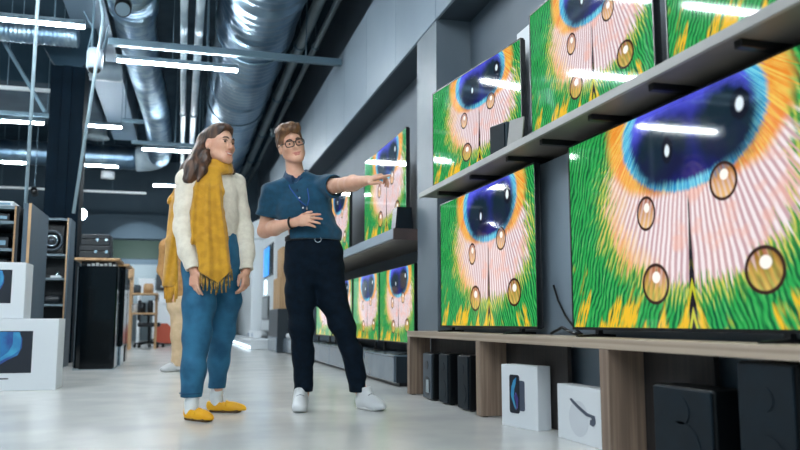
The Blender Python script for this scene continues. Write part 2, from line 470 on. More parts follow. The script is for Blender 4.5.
# ------------------------------------------------------------------ ceiling services
def hang(t, pts, z, r=.006, nm='hanger', m='steel'):
    for x, y in pts: build(nm, MB().tube([(x, y, z), (x, y, ZC)], r, 6), M[m], t)
def spiral(p0, p1, r, pitch=.17, amp=.02, n=40, seam=1.35):
    p0 = Vector(p0); p1 = Vector(p1); L = (p1-p0).length; pts = []; rs = []
    k = max(int(L/(pitch/4)), 4)
    for i in range(k+1):
        t = i/k; pts.append(p0.lerp(p1, t)); s = t*L
        q = r+amp*(abs(math.sin(PI*s/pitch))**3)
        if seam and (s % seam) < pitch*.5: q = r+.035
        rs.append(q)
    return MB().tube(pts, rs, n)
t = thing('spiral_duct', (.806, 3, 4.33), 'wide round silver spiral duct running along ceiling above the man', 'duct')
build('duct_pipe', spiral((.806, 1.5, 4.33), (.806, 19, 4.33), .465), M['duct'], t, True)
for yy in (6.6, 9.9, 13.2, 16.5):
    build('strap', MB().tube([(1.296, yy, ZC), (1.296, yy, 4.4)]+[((.806)+.49*math.cos(a), yy, 4.33+.49*math.sin(a)) for a in [PI*(i/20)*-1 for i in range(21)]]+[(.316, yy, 4.4), (.316, yy, ZC)], .012, 6), M['steel'], t)
t = thing('flexible_duct', (-.6, 3, 4.4), 'ribbed silver flexible duct bending towards the horizontal duct, left of wide spiral duct', 'duct')
pts = []; rs = []
for i in range(1100):
    s = i/1099; yy = 2.+s*16.6
    xx = -.62+.07*math.sin(s*9); zz = 4.42+.06*math.sin(s*11)
    rib = .014 if yy < 9.6 else .009
    pts.append((xx, yy, zz)); rs.append((.285 if yy < 9.6 else .25)+rib*math.sin(yy*2*PI/.105))
build('duct_pipe', MB().tube(pts, rs, 36), M['flex'], t, True)
pts = [(-.62-.5+.5*math.cos(a), 18.6+.5*math.sin(a), 4.42-.05*math.sin(a)) for a in [PI/2*i/10 for i in range(11)]]
build('elbow', MB().tube(pts, .3, 30), M['whitepipe'], t, True)
t = thing('horizontal_duct', (-5, 19.2, 4.35), 'long pale horizontal duct crossing at the far end of ceiling', 'duct')
build('duct_pipe', spiral((-8.9, 19.1, 4.37), (-1.13, 19.1, 4.37), .27, pitch=.3, amp=.012, n=28, seam=2.2), M['duct'], t, True)
mb = MB().tube([(-1.75, 19.1, 4.02), (-1.75, 19.1, 3.86)], .15, 20)
build('outlet', mb, M['whiteplas'], t, True)
hang(t, [(-5, 19.1), (-2, 19.1)], 4.6, .012)
t = thing('ribbed_duct', (-3, 10.2, 4.1), 'short ribbed duct stub running sideways under the upper left lamp', 'duct')
build('duct_pipe', spiral((-5.2, 10.2, 4.1), (-1.36, 10.2, 4.1), .13, pitch=.05, amp=.012, n=24, seam=0), M['flex'], t, True)
hang(t, [(-4.5, 10.2), (-1.65, 10.2)], 4.2, .01)
solo('rectangular_duct', MB().box(-1.56, -1.06, 8.2, 18.0, 4.55, 5.25, bev=.01), M['rectduct'], 'flat blue grey rectangular duct beside the ribbed flexible duct', 'duct')
solo('air_plenum', MB().box(-3.9, -1.6, 13.6, 16.4, 4.45, 5.295, bev=.02), M['ceiling'], 'dark boxy air plenum under ceiling behind the black column', 'duct')
for nm, x, z, r, m, lab in (('ceiling_pipe', -.075, 4.02, .042, 'whitepipe', 'left one of two thin white pipes running under the ceiling'),
                            ('ceiling_pipe', .1, 4.02, .05, 'whitepipe', 'right one of two thin white pipes, next to wide spiral duct'),
                            ('conduit_pipe', 1.50, 4.42, .075, 'greypipe', 'thicker grey pipe between spiral duct and the bulkhead'),
                            ('conduit_pipe', 1.72, 4.42, .042, 'greypipe', 'thinner grey pipe running closest to the bulkhead')):
    t = thing(nm, (x, 3, z), lab, 'pipe')
    build('pipe_run', MB().tube([(x, 1.5, z), (x, 22.5, z)], r, 16), M[m], t, True)
    for yy in (5.2, 7.9, 10.6, 13.3, 16, 18.7):
        build('pipe_clamp', MB().tube([(x, yy-.03, z), (x, yy+.03, z)], r+.014, 16), M['steel'], t)
        hang(t, [(x, yy)], z+r, .007)
t = thing('steel_beam', (.45, 9.35, 3.74), 'steel rail crossing under spiral duct and butting into the bulkhead', 'beam')
build('rail', MB().box(-.92, 1.85, 9.31, 9.39, 3.74, 3.82, bev=.004), M['steel'], t)
hang(t, [(.2, 9.35), (1.4, 9.35)], 3.82, .01)
solo('pipe_branch', MB().tube([(1.52, 14.1, 4.05), (1.52, 14.1, 3.95), (1.86, 14.1, 3.95)], .05, 12), M['greypipe'], 'short bent grey pipe turning into the bulkhead behind the man', 'pipe')

def lamp(x0, x1, y, z, label, hx=None, w=.04):
    t = thing('linear_lamp', ((x0+x1)/2, y, z), label, 'lamp', 'linear ceiling lamps')
    build('lamp_housing', MB().box(x0, x1, y-w/2-.006, y+w/2+.006, z+.03, z+.085, bev=.004), M['housing'], t)
    build('tube', MB().box(x0+.01, x1-.01, y-w/2, y+w/2, z-.002, z+.03, bev=.008), M['tube'], t)
    hang(t, [(x, y) for x in (hx or (x0+.2, x1-.2))], z+.08, .005)
    return t
lamp(-2.62, -1.09, 8.65, 3.66, 'long lit tube lamp at the top left, in front of ribbed duct', (-2.4, -1.7))
lamp(-.845, .589, 9.60, 3.63, 'lit tube lamp below the steel rail under the spiral duct', (-.2, .22))
lamp(-3.6, -2.214, 13.3, 3.68, 'lit tube lamp left of the black column, upper of two')
lamp(-1.705, -1.027, 13.24, 3.68, 'short lit tube lamp just right of the black column', (-1.65, -1.04))
lamp(-.789, .6, 14.83, 3.68, 'lit tube lamp hanging just above the woman', (-.2, .22))
lamp(-4.5, -3.054, 16.82, 3.68, 'lit tube lamp left of the black column, lower of two')
lamp(-2.3, -1.336, 16.7, 3.68, 'lit tube lamp in front of pale horizontal duct, right of black column', (-2.2, -1.65))
lamp(-.721, .5, 18.77, 3.68, 'lit tube lamp farthest back, beneath the elbow of flexible duct', (-.2, .22))
# the rest of the lamp rows, over and behind the place the photo was taken from
for i, (x0, y) in enumerate(((-2.6, 6.4), (-.75, 6.4), (-2.6, 2.2), (-.75, 2.2), (-2.6, -.8), (-.75, -.8), (-2.6, -3.6), (-.75, -3.6), (-4.6, 5.2), (-4.6, 2.2), (-6.6, 8.6), (-4.9, 10.8))):
    lamp(x0, x0+1.45, y, 3.66, 'lit tube lamp of the rows running on behind the viewer', (-.2, .22) if x0 == -.75 else None)
for (x0, x1, y, z, lab) in ((-2.6, -1.6, 11.45, 3.72, 'pale track rail crossing left of the black column'), (-4.4, -.926, 20.1, 3.7, 'pale track rail under the far horizontal duct')):
    t = thing('track_rail', ((x0+x1)/2, y, z), lab, 'rail')
    build('rail', MB().box(x0, x1, y-.025, y+.025, z-.02, z+.03, bev=.004), M['whiteplas'], t)
    hang(t, [(x0+.2, y), (-1.72, y)], z+.03, .006)
# spotlights
def spot(p, aim, lab, r=.07, L=.2, glow=True, drop=None):
    t = thing('track_spotlight', p, lab, 'spotlight')
    p = Vector(p); d = (Vector(aim)-p).normalized()
    build('lamp_head', MB().tube([p-d*L, p-d*L*.9, p], [r*.75, r, r], 20), M['black'], t, True)
    build('lens', MB().disc(p+d*.004, r*.86, d, .006), M['spotglow'] if glow else M['housing'], t)
    build('stem', MB().tube([p-d*L*.5+Vector((0, 0, r*.9)), (p.x-d.x*L*.5, p.y-d.y*L*.5, drop or ZC)], .01, 8), M['steel'], t)
spot((-1.51, 12.5, 2.147), (0, 0, .6), 'bright spotlight shining at the viewer beside the black column', .105, drop=4.55)
spot((-.69, 8.3, 3.78), (-.4, 3, 0), 'small black ceiling spotlight in front of the flexible duct', .085, .24, False, 4.06)
spot((-3.2, 18.6, 3.35), (-3.1, 24, 1), 'small pale spotlight hanging left of the black column near far wall', .07, .2, False)
# camera dome
t = thing('security_camera', (-1.05, 9.3, 3.4), 'white dome security camera hanging under the ceiling at upper left', 'camera')
build('camera_housing', MB().tube([(-1.05, 9.3, 3.42), (-1.05, 9.3, 3.44), (-1.05, 9.3, 3.62), (-1.05, 9.3, 3.66)], [.08, .092, .092, .07], 24), M['soffit'], t, True)
build('dome', MB().sphere((-1.05, 9.3, 3.42), .07, sz=.8), M['black'], t, True)
mb = MB().tube([(-1.09, 9.3, 3.66), (-1.09, 9.3, 4.56)], .012, 8)
mb.tube([(-1.13, 9.3, 3.66), (-1.09, 9.3, 3.9), (-1.2, 9.3, 4.1)], .008, 6).tube([(-.97, 9.3, 3.66), (-.92, 9.3, 3.95)], .008, 6)
build('bracket', mb, M['steel'], t)
t = thing('duct_stub', (-1.2, 11.9, 4.1), 'short pale round duct end hanging left of the flexible duct', 'duct')
build('duct_pipe', MB().tube([(-1.5, 12.2, 4.3), (-.98, 12.2, 4.3)], .15, 24), M['whitepipe'], t, True)
build('hanger', MB().tube([(-1.25, 12.2, 4.44), (-1.25, 12.2, 4.55)], .02, 8), M['steel'], t)
t = thing('drop_duct', (-1.4, 17.2, 4.2), 'grey duct dropping from ceiling towards the far horizontal duct', 'duct')
build('duct_pipe', MB().tube([(-1.85, 17.4, ZC), (-1.85, 17.4, 4.5), (-1.85, 17.4, 4.42)], [.2, .2, .26], 24), M['greypipe'], t, True)
for (x0, x1, y, z, lab) in ((-.95, .75, 14.4, 3.72, 'thin steel rail just above the lamp over the woman'), (-4.4, -1.95, 13.42, 3.86, 'thin steel rail over the lamps left of black column'), (-1.04, -.7, 13.42, 3.86, 'short thin steel rail right of the black column')):
    t = thing('steel_rail', ((x0+x1)/2, y, z), lab, 'rail')
    build('rail', MB().box(x0, x1, y-.03, y+.03, z-.03, z+.03), M['steel'], t)
    hang(t, [(x, y) for x in ((-.2, .22) if x1 > 0 else (-4.1, -2.2) if x0 < -2 else (-1.0,))], z+.03, .008)
# tall dark column on the left
t = thing('column', (-1.57, 11.25, 0), 'tall dark square column behind the shelf units', 'column')
build('shaft', MB().box(-1.79, -1.36, 11.05, 11.5, 0, 3.98, bev=.008), M['column'], t)
mb = MB(); mb.box(-1.64, -1.52, 11.02, 11.05, 0, 3.98, bev=.004)
build('cover_strip', mb, M['column'], t)
build('capital', MB().prism([(-1.75, 3.98), (-1.4, 3.98), (-1.25, 4.25), (-1.25, 4.54), (-1.92, 4.54), (-1.92, 4.25)], 11.05, 11.5, 'y'), M['ceiling'], t)
# slim posts / wires in front
solo('hanging_rod', MB().tube([(-1.335, 7.35, 1.5), (-1.335, 7.35, ZC)], .016, 10), M['rod'], 'slim upright rod rising from left shelf unit to ceiling', 'rod', smooth=True)
solo('slanted_rod', MB().tube([(-1.155, 9.0, 1.70), (-.952, 9.0, 3.905), (-.955, 9.0, 3.96), (-1.075, 9.0, 4.56)], .018, 10), M['rod'], 'slanting slim rod passing the dome camera beside the black column', 'rod', smooth=True)
solo('diagonal_brace', MB().box(-.02, .02, -.02, .02, 0, 1.9), M['steel'], 'dark diagonal brace bar crossing behind the upright rod at upper left', 'brace')
o = bpy.data.objects['diagonal_brace']
a = Vector(at(-6, 25, 9.6)); b = Vector(at(45, 112, 9.6)); a = b+(a-b)*((ZC-b.z)/(a.z-b.z)); o.data.transform(Matrix.Diagonal((1, 1, (b-a).length/1.9, 1))); o.location = a; o.rotation_euler = (b-a).to_track_quat('Z', 'Y').to_euler()

# ------------------------------------------------------------------ televisions
def tv(p, w, h, label, group, rot=0, feet=True, foot=.07, cat='television'):
    "p = bottom centre of the panel; faces -X before rot"
    t = thing('television', p, label, cat, group, rot)
    W = base(t); T = lambda mb: (mb.bm.transform(W), mb)[1]
    bz = .008; z0 = 0; z1 = h
    mb = MB()
    mb.box(-.006, .018, -w/2, w/2, z0, z0+bz*1.6).box(-.006, .018, -w/2, w/2, z1-bz, z1)
    mb.box(-.006, .018, -w/2, -w/2+bz, z0+bz*1.6, z1-bz).box(-.006, .018, w/2-bz, w/2, z0+bz*1.6, z1-bz)
    build('bezel', T(mb), M['bezel'], t)
    build('back_casing', T(MB().box(.019, .032, -w/2+.004, w/2-.004, z0+.004, z1-.004, bev=.005).box(.032, .06, -w*.36, w*.36, z0+.02, z0+h*.62, bev=.01)), M['casing'], t)
    mb = MB(); bm = mb.bm
    n = 12
    a0, a1, c0, c1 = -w/2+bz*.8, w/2-bz*.8, z0+bz*1.4, z1-bz*.8
    uv = bm.loops.layers.uv.new('UVMap')
    fr = [[bm.verts.new((-.002, a1+(a0-a1)*i/n, z)) for z in (c0, c1)] for i in range(n+1)]
    bk = [[bm.verts.new((.008, a1+(a0-a1)*i/n, z)) for z in (c0, c1)] for i in range(n+1)]
    for i in range(n):
        f = bm.faces.new((fr[i][0], fr[i][1], fr[i+1][1], fr[i+1][0]))
        for l, q in zip(f.loops, ((i/n, 0), (i/n, 1), ((i+1)/n, 1), ((i+1)/n, 0))): l[uv].uv = q
        bm.faces.new((bk[i][0], bk[i+1][0], bk[i+1][1], bk[i][1]))
        for k in (0, 1): bm.faces.new((fr[i][k], fr[i+1][k], bk[i+1][k], bk[i][k]))
    for i in (0, n): bm.faces.new((fr[i][0], fr[i][1], bk[i][1], bk[i][0]))
    build('screen', T(mb), M['screen'], t)
    if feet:
        for s in (-1, 1):
            y = s*w*.36
            mb = MB().prism([(-.10, -foot), (.12, -foot), (.12, -foot+.008), (.02, -foot+.014), (.018, .01), (-.002, .01), (-.004, -foot+.014), (-.10, -foot+.008)], y-.014, y+.014, 'y')
            build('foot', T(mb), M['bezel'], t)
    return t
GT = 'televisions showing the feather'
ZB = .464
tv((1.8, 4.535, ZB+.03), 1.585, .885, 'large television on oak console left end, under the wall shelf', GT, foot=.03)
tv((1.8, 2.575, ZB+.03), 1.585, .885, 'largest nearest television on oak console at right edge, showing blue feather eye', GT, foot=.03)
ang = math.atan2(.15, 1.232)
tv((1.825, 4.722, 1.512), 1.243, .70, 'slightly turned television on wall shelf beside the pillar', GT, rot=ang, foot=.05)
tv((1.8, 3.195, 1.508), 1.15, .70, 'middle television on the wall shelf, cut by the top of photo', GT, foot=.046)
tv((1.8, 1.965, 1.508), 1.15, .70, 'rightmost television on wall shelf, only its lower corner showing', GT, foot=.046)
tv((1.86, 7.23, 1.345), 1.62, .89, 'television on far shelf right behind the pointing hand', GT, foot=.045)
tv((1.86, 9.55, 1.345), 1.5, .86, 'television on far shelf mostly hidden behind the man', GT, foot=.045)
for i, (yc, lab) in enumerate(((6.81, 'nearest television on the low grey cabinet, next to pillar'), (8.02, 'second television from the pillar on low grey cabinet'),
                               (9.27, 'third television from pillar on low grey cabinet, seen beside the man\'s leg'), (10.5, 'television on low grey cabinet glimpsed between the man\'s legs'))):
    tv((1.87, yc, .345), 1.19, .675, lab, GT, foot=.086)

# ------------------------------------------------------------------ oak console under the big screens
X0 = 1.637
t = thing('media_console', (1.75, 3.2, 0), 'long low oak console with open bays carrying two large televisions', 'console')
build('top_board', MB().box(X0, 1.868, -.5, 5.65, ZB-.042, ZB, bev=.002, seg=1).box(1.868, 1.88, -.5, 5.60, ZB-.042, ZB), M['oak'], t)
for y0, y1 in ((5.58, 5.65), (4.17, 4.24), (2.79, 2.86), (1.2, 1.27), (-.4, -.33)):
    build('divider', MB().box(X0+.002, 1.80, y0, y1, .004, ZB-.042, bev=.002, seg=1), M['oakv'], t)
for y0, y1 in ((4.24, 5.58), (3.44, 4.24), (2.36, 2.86), (1.27, 2.05)):
    build('back_panel', MB().box(1.802, 1.825, y0+.002, y1-.002, .004, ZB-.042), M['darkwood'], t, label='dark brown back panel')
for y0 in (5.59, 4.18, 2.8, 1.21):
    build('foot', MB().box(X0+.02, X0+.05, y0, y0+.05, 0, .006), M['black'], t)
solo('cable', MB().tube([(1.868, 3.70, .72), (1.872, 3.66, .64), (1.87, 3.58, .56), (1.866, 3.48, .5), (1.85, 3.38, ZB+.008)], .006, 8).tube([(1.86, 3.72, ZB+.008), (1.86, 3.6, ZB+.04), (1.865, 3.5, ZB+.012), (1.86, 3.4, ZB+.008)], .008, 8), M['black'], 'loose black cable between two big televisions on the console', 'cable', smooth=True)

# shelf on the wall
t = thing('wall_shelf', (1.9, 3.2, 1.42), 'long grey wall shelf carrying the upper televisions', 'shelf')
build('front_edge', MB().box(X0, X0+.018, -.5, 5.332, 1.42, 1.458, bev=.002, seg=1), M['shelf'], t)
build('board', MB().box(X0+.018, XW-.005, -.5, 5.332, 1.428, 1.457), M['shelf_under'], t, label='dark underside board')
for y in (5.05, 4.42, 3.86, 3.44, 2.96, 2.5, 2.02, 1.3):
    build('bracket', MB().box(X0+.05, XW-.005, y-.017, y+.017, 1.40, 1.428, bev=.003, seg=1), M['bracket'], t)
t = thing('wall_shelf', (1.9, 9, 1.2), 'grey shelf with wooden end beyond the pillar, under far televisions', 'shelf')
build('board', MB().box(1.665, XW-.005, 6.16, 12.5, 1.215, 1.298, bev=.002, seg=1), M['soffit'], t)
build('end_panel', MB().box(1.665, XW-.005, 6.145, 6.16, 1.205, 1.298), M['shelf_end'], t, label='brown wooden shelf end')
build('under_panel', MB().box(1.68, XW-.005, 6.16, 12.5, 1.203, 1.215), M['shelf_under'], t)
struct('trim_7', MB().box(1.884, 2.15, -.5, 5.3, .0, 1.39), M['soffit'])
struct('trim_8', MB().box(1.985, 2.15, 3.90, 4.35, 1.46, 2.33), M['whiteplas'])  # pale panel between upper screens; white colour stands for bright light on the wall
# added white panel, its colour standing for lamplight on the wall beyond the pillar
struct('trim_5', MB().box(2.12, XW-.002, 6.2, 6.42, 1.3, 2.9), M['whiteplas'])

# small things standing on the shelves
t = thing('shelf_speaker', (1.74, 3.99, 1.458), 'small black speaker on wall shelf in front of turned television', 'speaker')
build('cabinet', MB().box(1.68, 1.78, 3.90, 4.05, 1.458, 1.635, bev=.006, rot=.25), M['spk_grey'], t)
build('grille', MB().box(1.672, 1.68, 3.91, 4.04, 1.468, 1.625, rot=.25, piv=(1.73, 3.975, 0)), M['spk_teal'], t)
o = solo('price_card', MB().box(-.004, .004, -.055, .055, 0, .17, bev=.001, seg=1), M['shelf'], 'pale tilted card leaning beside small black speaker on wall shelf', 'card')
o.location = (1.70, 3.79, 1.4585); o.rotation_euler = (.0, .16, .35)
t = thing('shelf_speaker', (1.74, 6.35, 1.298), 'black tilted speaker at near end of the far shelf', 'speaker')
mb = MB().prism([(1.70, 1.298), (1.86, 1.298), (1.845, 1.49), (1.72, 1.49)], 6.22, 6.36, 'y')
build('cabinet', mb, M['spk_black'], t)
build('grille', MB().prism([(1.715, 1.31), (1.845, 1.31), (1.835, 1.478), (1.73, 1.478)], 6.214, 6.22, 'y'), M['spk_teal'], t)

# ------------------------------------------------------------------ things in the console bays
def speaker(x0, x1, y0, y1, h, lab, grp, face='spk_grey', side='spk_black', led=False):
    t = thing('bookshelf_speaker', ((x0+x1)/2, (y0+y1)/2, 0), lab, 'speaker', grp)
    build('cabinet', MB().box(x0, x1, y0, y1, .006, h, bev=.008), M[side], t)
    build('front_panel', MB().box(x0-.01, x0, y0+.006, y1-.006, .012, h-.006, bev=.004), M[face], t)
    yc = (y0+y1)/2
    build('driver', MB().disc((x0-.011, yc, h*.3), min(y1-y0, h)*.33, (1, 0, 0), .004 if face == 'spk_grey' else .0024), M['cone' if face == 'spk_grey' else face], t)
    build('tweeter', MB().disc((x0-.011, yc, h*.74), min(y1-y0, h)*.15, (1, 0, 0), .004 if face == 'spk_grey' else .0024), M['cone' if face == 'spk_grey' else face], t)
    for yy in (y0+.03, y1-.03):
        for xx in (x0+.03, x1-.03): build('foot', MB().box(xx-.012, xx+.012, yy-.012, yy+.012, 0, .007), M['black'], t)
    if led: build('control_panel', MB().box(x0-.014, x0-.01, y0+.05, y1-.08, .05, .14, bev=.002), M['chrome'], t)
speaker(1.66, 1.79, 5.10, 5.30, .318, 'leftmost of three speakers in left console bay, with grey front', 'speakers in left console bay', led=True)
speaker(1.672, 1.79, 4.80, 4.985, .325, 'middle one of three black speakers in left console bay', 'speakers in left console bay', 'spk_teal')
speaker(1.668, 1.79, 4.42, 4.61, .33, 'rightmost of three black speakers in left console bay', 'speakers in left console bay', 'spk_teal')
speaker(1.665, 1.80, 2.19, 2.52, .31, 'low wide dark teal speaker in right console bay', 'speakers in right console bay', 'spk_teal')
speaker(1.665, 1.80, 1.83, 2.07, .412, 'tall dark teal speaker at the right edge of photo', 'speakers in right console bay', 'spk_teal')

def carton(name, a, b, depth, h, lab, cat='box', tilt=0):
    "a,b: bottom corners of the printed face on the floor (left, right as seen); returns thing and a local-to-world map of the face"
    a = Vector((*a, 0)); b = Vector((*b, 0)); ex = (b-a).normalized(); nb = Vector((-ex.y, ex.x, 0))  # nb points behind the face
    w = (b-a).length
    t = thing(name, tuple((a+b)/2+nb*depth/2), lab, cat)
    Mx = Matrix(((ex.x, nb.x, 0, a.x), (ex.y, nb.y, 0, a.y), (0, 0, 1, 0), (0, 0, 0, 1)))
    return t, Mx, w
def art(Mx, mb): mb.bm.transform(Mx); return mb
def blob(pts, y0=-.0012, y1=-.0004, mb=None):
    mb = mb or MB(); return mb.prism(pts, y0, y1, 'y')
# phone carton
t, Mx, w = carton('phone_box', (1.628, 3.845), (1.70, 3.565), .085, .312, 'white phone carton with phone picture in the middle console bay')
build('carton', art(Mx, MB().box(0, w, 0, .085, 0, .312, bev=.003)), M['whitebox'], t)
def rr(x0, x1, z0, z1, r, n=5):
    p = []
    for cx, cz, a0 in ((x1-r, z1-r, 0), (x0+r, z1-r, 90), (x0+r, z0+r, 180), (x1-r, z0+r, 270)):
        p += [(cx+r*math.cos(math.radians(a0+90*i/n)), cz+r*math.sin(math.radians(a0+90*i/n))) for i in range(n+1)]
    return p
build('phone_back_print', art(Mx, blob(rr(w*.46, w*.66, .085, .235, .012))), M['print_grey'], t)
build('phone_print', art(Mx, blob(rr(w*.24, w*.52, .07, .262, .014), -.0022, -.0013)), M['print_dark'], t)
build('screen_glow_print', art(Mx, blob([(w*.34, .12), (w*.28, .16), (w*.30, .2), (w*.36, .235), (w*.44, .25), (w*.42, .22), (w*.38, .19), (w*.36, .15), (w*.42, .1), (w*.40, .09)], -.003, -.0023)), M['print_cyan'], t)
build('violet_print', art(Mx, blob([(w*.38, .155), (w*.42, .175), (w*.49, .145), (w*.47, .10), (w*.42, .085), (w*.44, .11)], -.0034, -.0024)), M['print_violet'], t)
# headset carton
t, Mx, w = carton('headset_box', (1.708, 3.372), (1.716, 2.985), .08, .245, 'white carton with round headset picture beside the phone carton')
build('carton', art(Mx, MB().box(0, w, 0, .08, 0, .245, bev=.003)), M['whitebox'], t)
c = (w*.5, .105)
build('headset_print', art(Mx, blob([(c[0]+.085*math.cos(a), c[1]+.078*math.sin(a)) for a in [2*PI*i/28 for i in range(28)]])), M['print_shade'], t)
mb = art(Mx, blob([(w*.31, .185), (w*.35, .19), (w*.5, .165), (w*.70, .138), (w*.86, .132), (w*.87, .10), (w*.82, .085), (w*.75, .092), (w*.76, .112), (w*.80, .112), (w*.79, .122), (w*.68, .124), (w*.5, .148), (w*.36, .172)], -.003, -.0014))
build('strap_print', mb, M['print_grey'], t)

# two big white cartons on the left
def swirl(Mx, x0, x1, z0, z1, t):
    W_ = x1-x0; H_ = z1-z0; q = lambda a: [(x0+W_*p[0], z0+H_*p[1]) for p in a]
    build('picture_print', art(Mx, blob([(x0, z0), (x1, z0), (x1, z1), (x0, z1)])), M['print_dark'], t)
    o = []
    build('swirl_print', art(Mx, blob(q([(.28, .02), (.42, .03), (.5, .18), (.62, .3), (.78, .42), (.84, .6), (.84, .82), (.78, .98), (.3, .98), (.2, .8), (.26, .5), (.2, .2)]), -.002, -.0013)), M['print_blue'], t)
    build('flame_print', art(Mx, blob(q([(.70, .97), (.80, .97), (.83, .75), (.81, .55), (.70, .42), (.58, .33), (.46, .22), (.40, .06), (.34, .05), (.40, .2), (.52, .36), (.64, .5), (.70, .68)]), -.0028, -.0021)), M['print_cyan'], t)
    build('petal_print', art(Mx, blob(q([(.24, .1), (.34, .2), (.46, .4), (.5, .6), (.44, .86), (.36, .9), (.4, .6), (.3, .38), (.2, .2)]), -.0029, -.0021)), M['print_violet'], t)
    build('streak_print', art(Mx, blob(q([(.1, .18), (.26, .3), (.38, .5), (.44, .64), (.34, .54), (.22, .4), (.1, .3)]), -.0036, -.003)), M['print_pale'], t)
t, Mx, w = carton('computer_box', (-1.60, 6.74), (-.927, 6.723), .29, .555, 'big white carton with blue swirl picture standing on floor at left', 'box')
build('carton', art(Mx, MB().box(0, w, 0, .29, 0, .556, bev=.005)), M['whitebox'], t)
swirl(Mx, w-.66, w-.185, .135, .46, t)
build('text_print', art(Mx, blob([(w-.44, .088), (w-.345, .088), (w-.345, .098), (w-.44, .098)])), M['print_dark'], t)
build('flap_gap', art(Mx, MB().box(w-.14, w-.06, .05, .2, .5555, .5575)), M['print_grey'], t)
t, Mx, w = carton('computer_box', (-1.74, 6.80), (-1.2, 6.79), .28, .44, 'smaller white carton with swirl picture stacked on the big carton', 'box')
for m_ in (Mx,): m_[2][3] = .5575
t.location.z = .5575; WM[t.name] = Matrix.Translation(t.location)
build('carton', art(Mx, MB().box(0, w, 0, .28, 0, .445, bev=.005)), M['whitebox'], t)
swirl(Mx, w-.46, w-.1, .12, .385, t)

# ------------------------------------------------------------------ low cabinet beyond the pillar
t = thing('low_cabinet', (1.9, 9.5, 0), 'low glossy grey cabinet with drawers beneath the far televisions', 'cabinet')
build('carcass', MB().box(1.73, 2.12, 6.285, 13.6, .03, .245), M['cabdark'], t)
build('top_panel', MB().box(1.705, 2.13, 6.28, 13.6, .245, .258, bev=.002, seg=1), M['cabinet'], t)
for i in range(5):
    y0 = 6.29+i*1.46
    d = build('drawer', MB().box(1.708, 1.73, y0+.004, y0+1.452, .035, .243, bev=.003, seg=1), M['cabinet'], t)
    build('lock', MB().disc((1.706, y0+1.1, .19), .012, (1, 0, 0), .004), M['chrome'], d)
build('plinth', MB().box(1.76, 2.12, 6.30, 13.55, 0, .03), M['black'], t)
# dark crate, pine crates and white stand further along the wall
t = thing('display_block', (1.8, 14.3, 0), 'dark display block behind the man on the right wall', 'display')
build('body', MB().box(1.62, 2.12, 13.65, 15.05, 0, .76, bev=.01), M['cabdark'], t)
build('base_front', MB().box(1.605, 1.62, 13.66, 15.04, .01, .27), M['cabinet'], t)
t = thing('wooden_crate', (1.8, 14.3, .76), 'lower pale wooden crate on the dark display block', 'crate')
mb = MB()
for i in range(5): mb.box(1.66, 2.08, 13.75+i*.2, 13.75+i*.2+.185, .76, 1.32, bev=.006, seg=1)
build('slats', mb, M['pine'], t)
t = thing('wooden_crate', (1.8, 14.2, 1.32), 'upper pale wooden crate stacked behind the man', 'crate')
mb = MB()
for i in range(4): mb.box(1.7, 2.0, 13.8+i*.18, 13.8+i*.18+.165, 1.32, 1.86, bev=.006, seg=1)
build('slats', mb, M['pine'], t)
t = thing('white_stand', (1.85, 12.95, .258), 'white angled device stand next to the man\'s leg', 'stand')
build('base', MB().box(1.72, 1.98, 12.6, 13.3, .258, .34, bev=.03), M['whiteplas'], t)
build('neck', MB().prism([(1.76, .34), (1.92, .34), (1.90, .62), (1.84, .62)], 12.8, 13.1, 'y'), M['whiteplas'], t)
build('head', MB().prism([(1.74, .58), (1.97, .58), (1.92, .74), (1.86, .74)], 12.72, 13.18, 'y'), M['whiteplas'], t)
# white far display wall
struct('trim_6', MB().box(1.72, XW-.004, 15.2, 17.5, .35, 2.85, bev=.02), M['whiteplas'])
t = thing('display_plinth', (1.4, 17.5, 0), 'long white glowing display plinth along far right wall', 'plinth')
build('body', MB().box(1.3, 1.715, 15.15, 20.5, 0, .2, bev=.02), M['whiteplas'], t)
build('light_edge', MB().box(1.285, 1.3, 15.2, 20.4, .03, .07), M['lightstrip'], t)
t = thing('white_gondola', (1.6, 19, 0), 'white curved display wall behind the man\'s elbow', 'display')
build('panel', MB().box(1.5, 2.1, 17.65, 21.5, .2, 2.4, bev=.05), M['whiteplas'], t)
build('canopy', MB().prism([(1.1, 2.55), (1.86, 2.95), (2.1, 2.95), (2.1, 2.4), (1.5, 2.4)], 17.65, 21.5, 'y'), M['whiteplas'], t)
def poster(y0, y1, z0, z1, m, lab, nm='display_screen', cat='screen', x=1.70):
    t = thing(nm, (x, (y0+y1)/2, z0), lab, cat)
    build('frame', MB().box(x, x+.03, y0, y1, z0, z1, bev=.01), M['black'], t)
    build('panel', MB().box(x-.006, x, y0+.03, y1-.03, z0+.03, z1-.03), M[m], t)
poster(15.9, 17.0, 1.45, 2.1, 'bluescreen', 'glowing blue screen on far white display wall left of the man')
poster(15.35, 15.75, 1.45, 2.1, 'gloss', 'narrow dark screen beside the glowing blue screen')
poster(15.9, 17.2, .58, 1.06, 'gloss', 'dark screen below the glowing blue screen on far wall')
solo('wall_light', MB().box(1.69, 1.72, 16.5, 16.72, 1.1, 1.4, bev=.01), M['lightstrip'], 'small bright white light panel beneath the glowing blue screen', 'light')
for i, (y, z, w_, lab) in enumerate(((16.2, .2, .22, 'white device box on the glowing plinth, nearest'), (17.0, .2, .3, 'white device box on the glowing plinth, farther'))):
    t = thing('device_box', (1.5, y, z), lab, 'box')
    build('body', MB().box(1.42, 1.6, y, y+w_, .2, .34, bev=.01), M['whitebox'], t)
    build('label_print', MB().box(1.417, 1.42, y+.03, y+w_-.03, .24, .3), M['print_blue'], t)

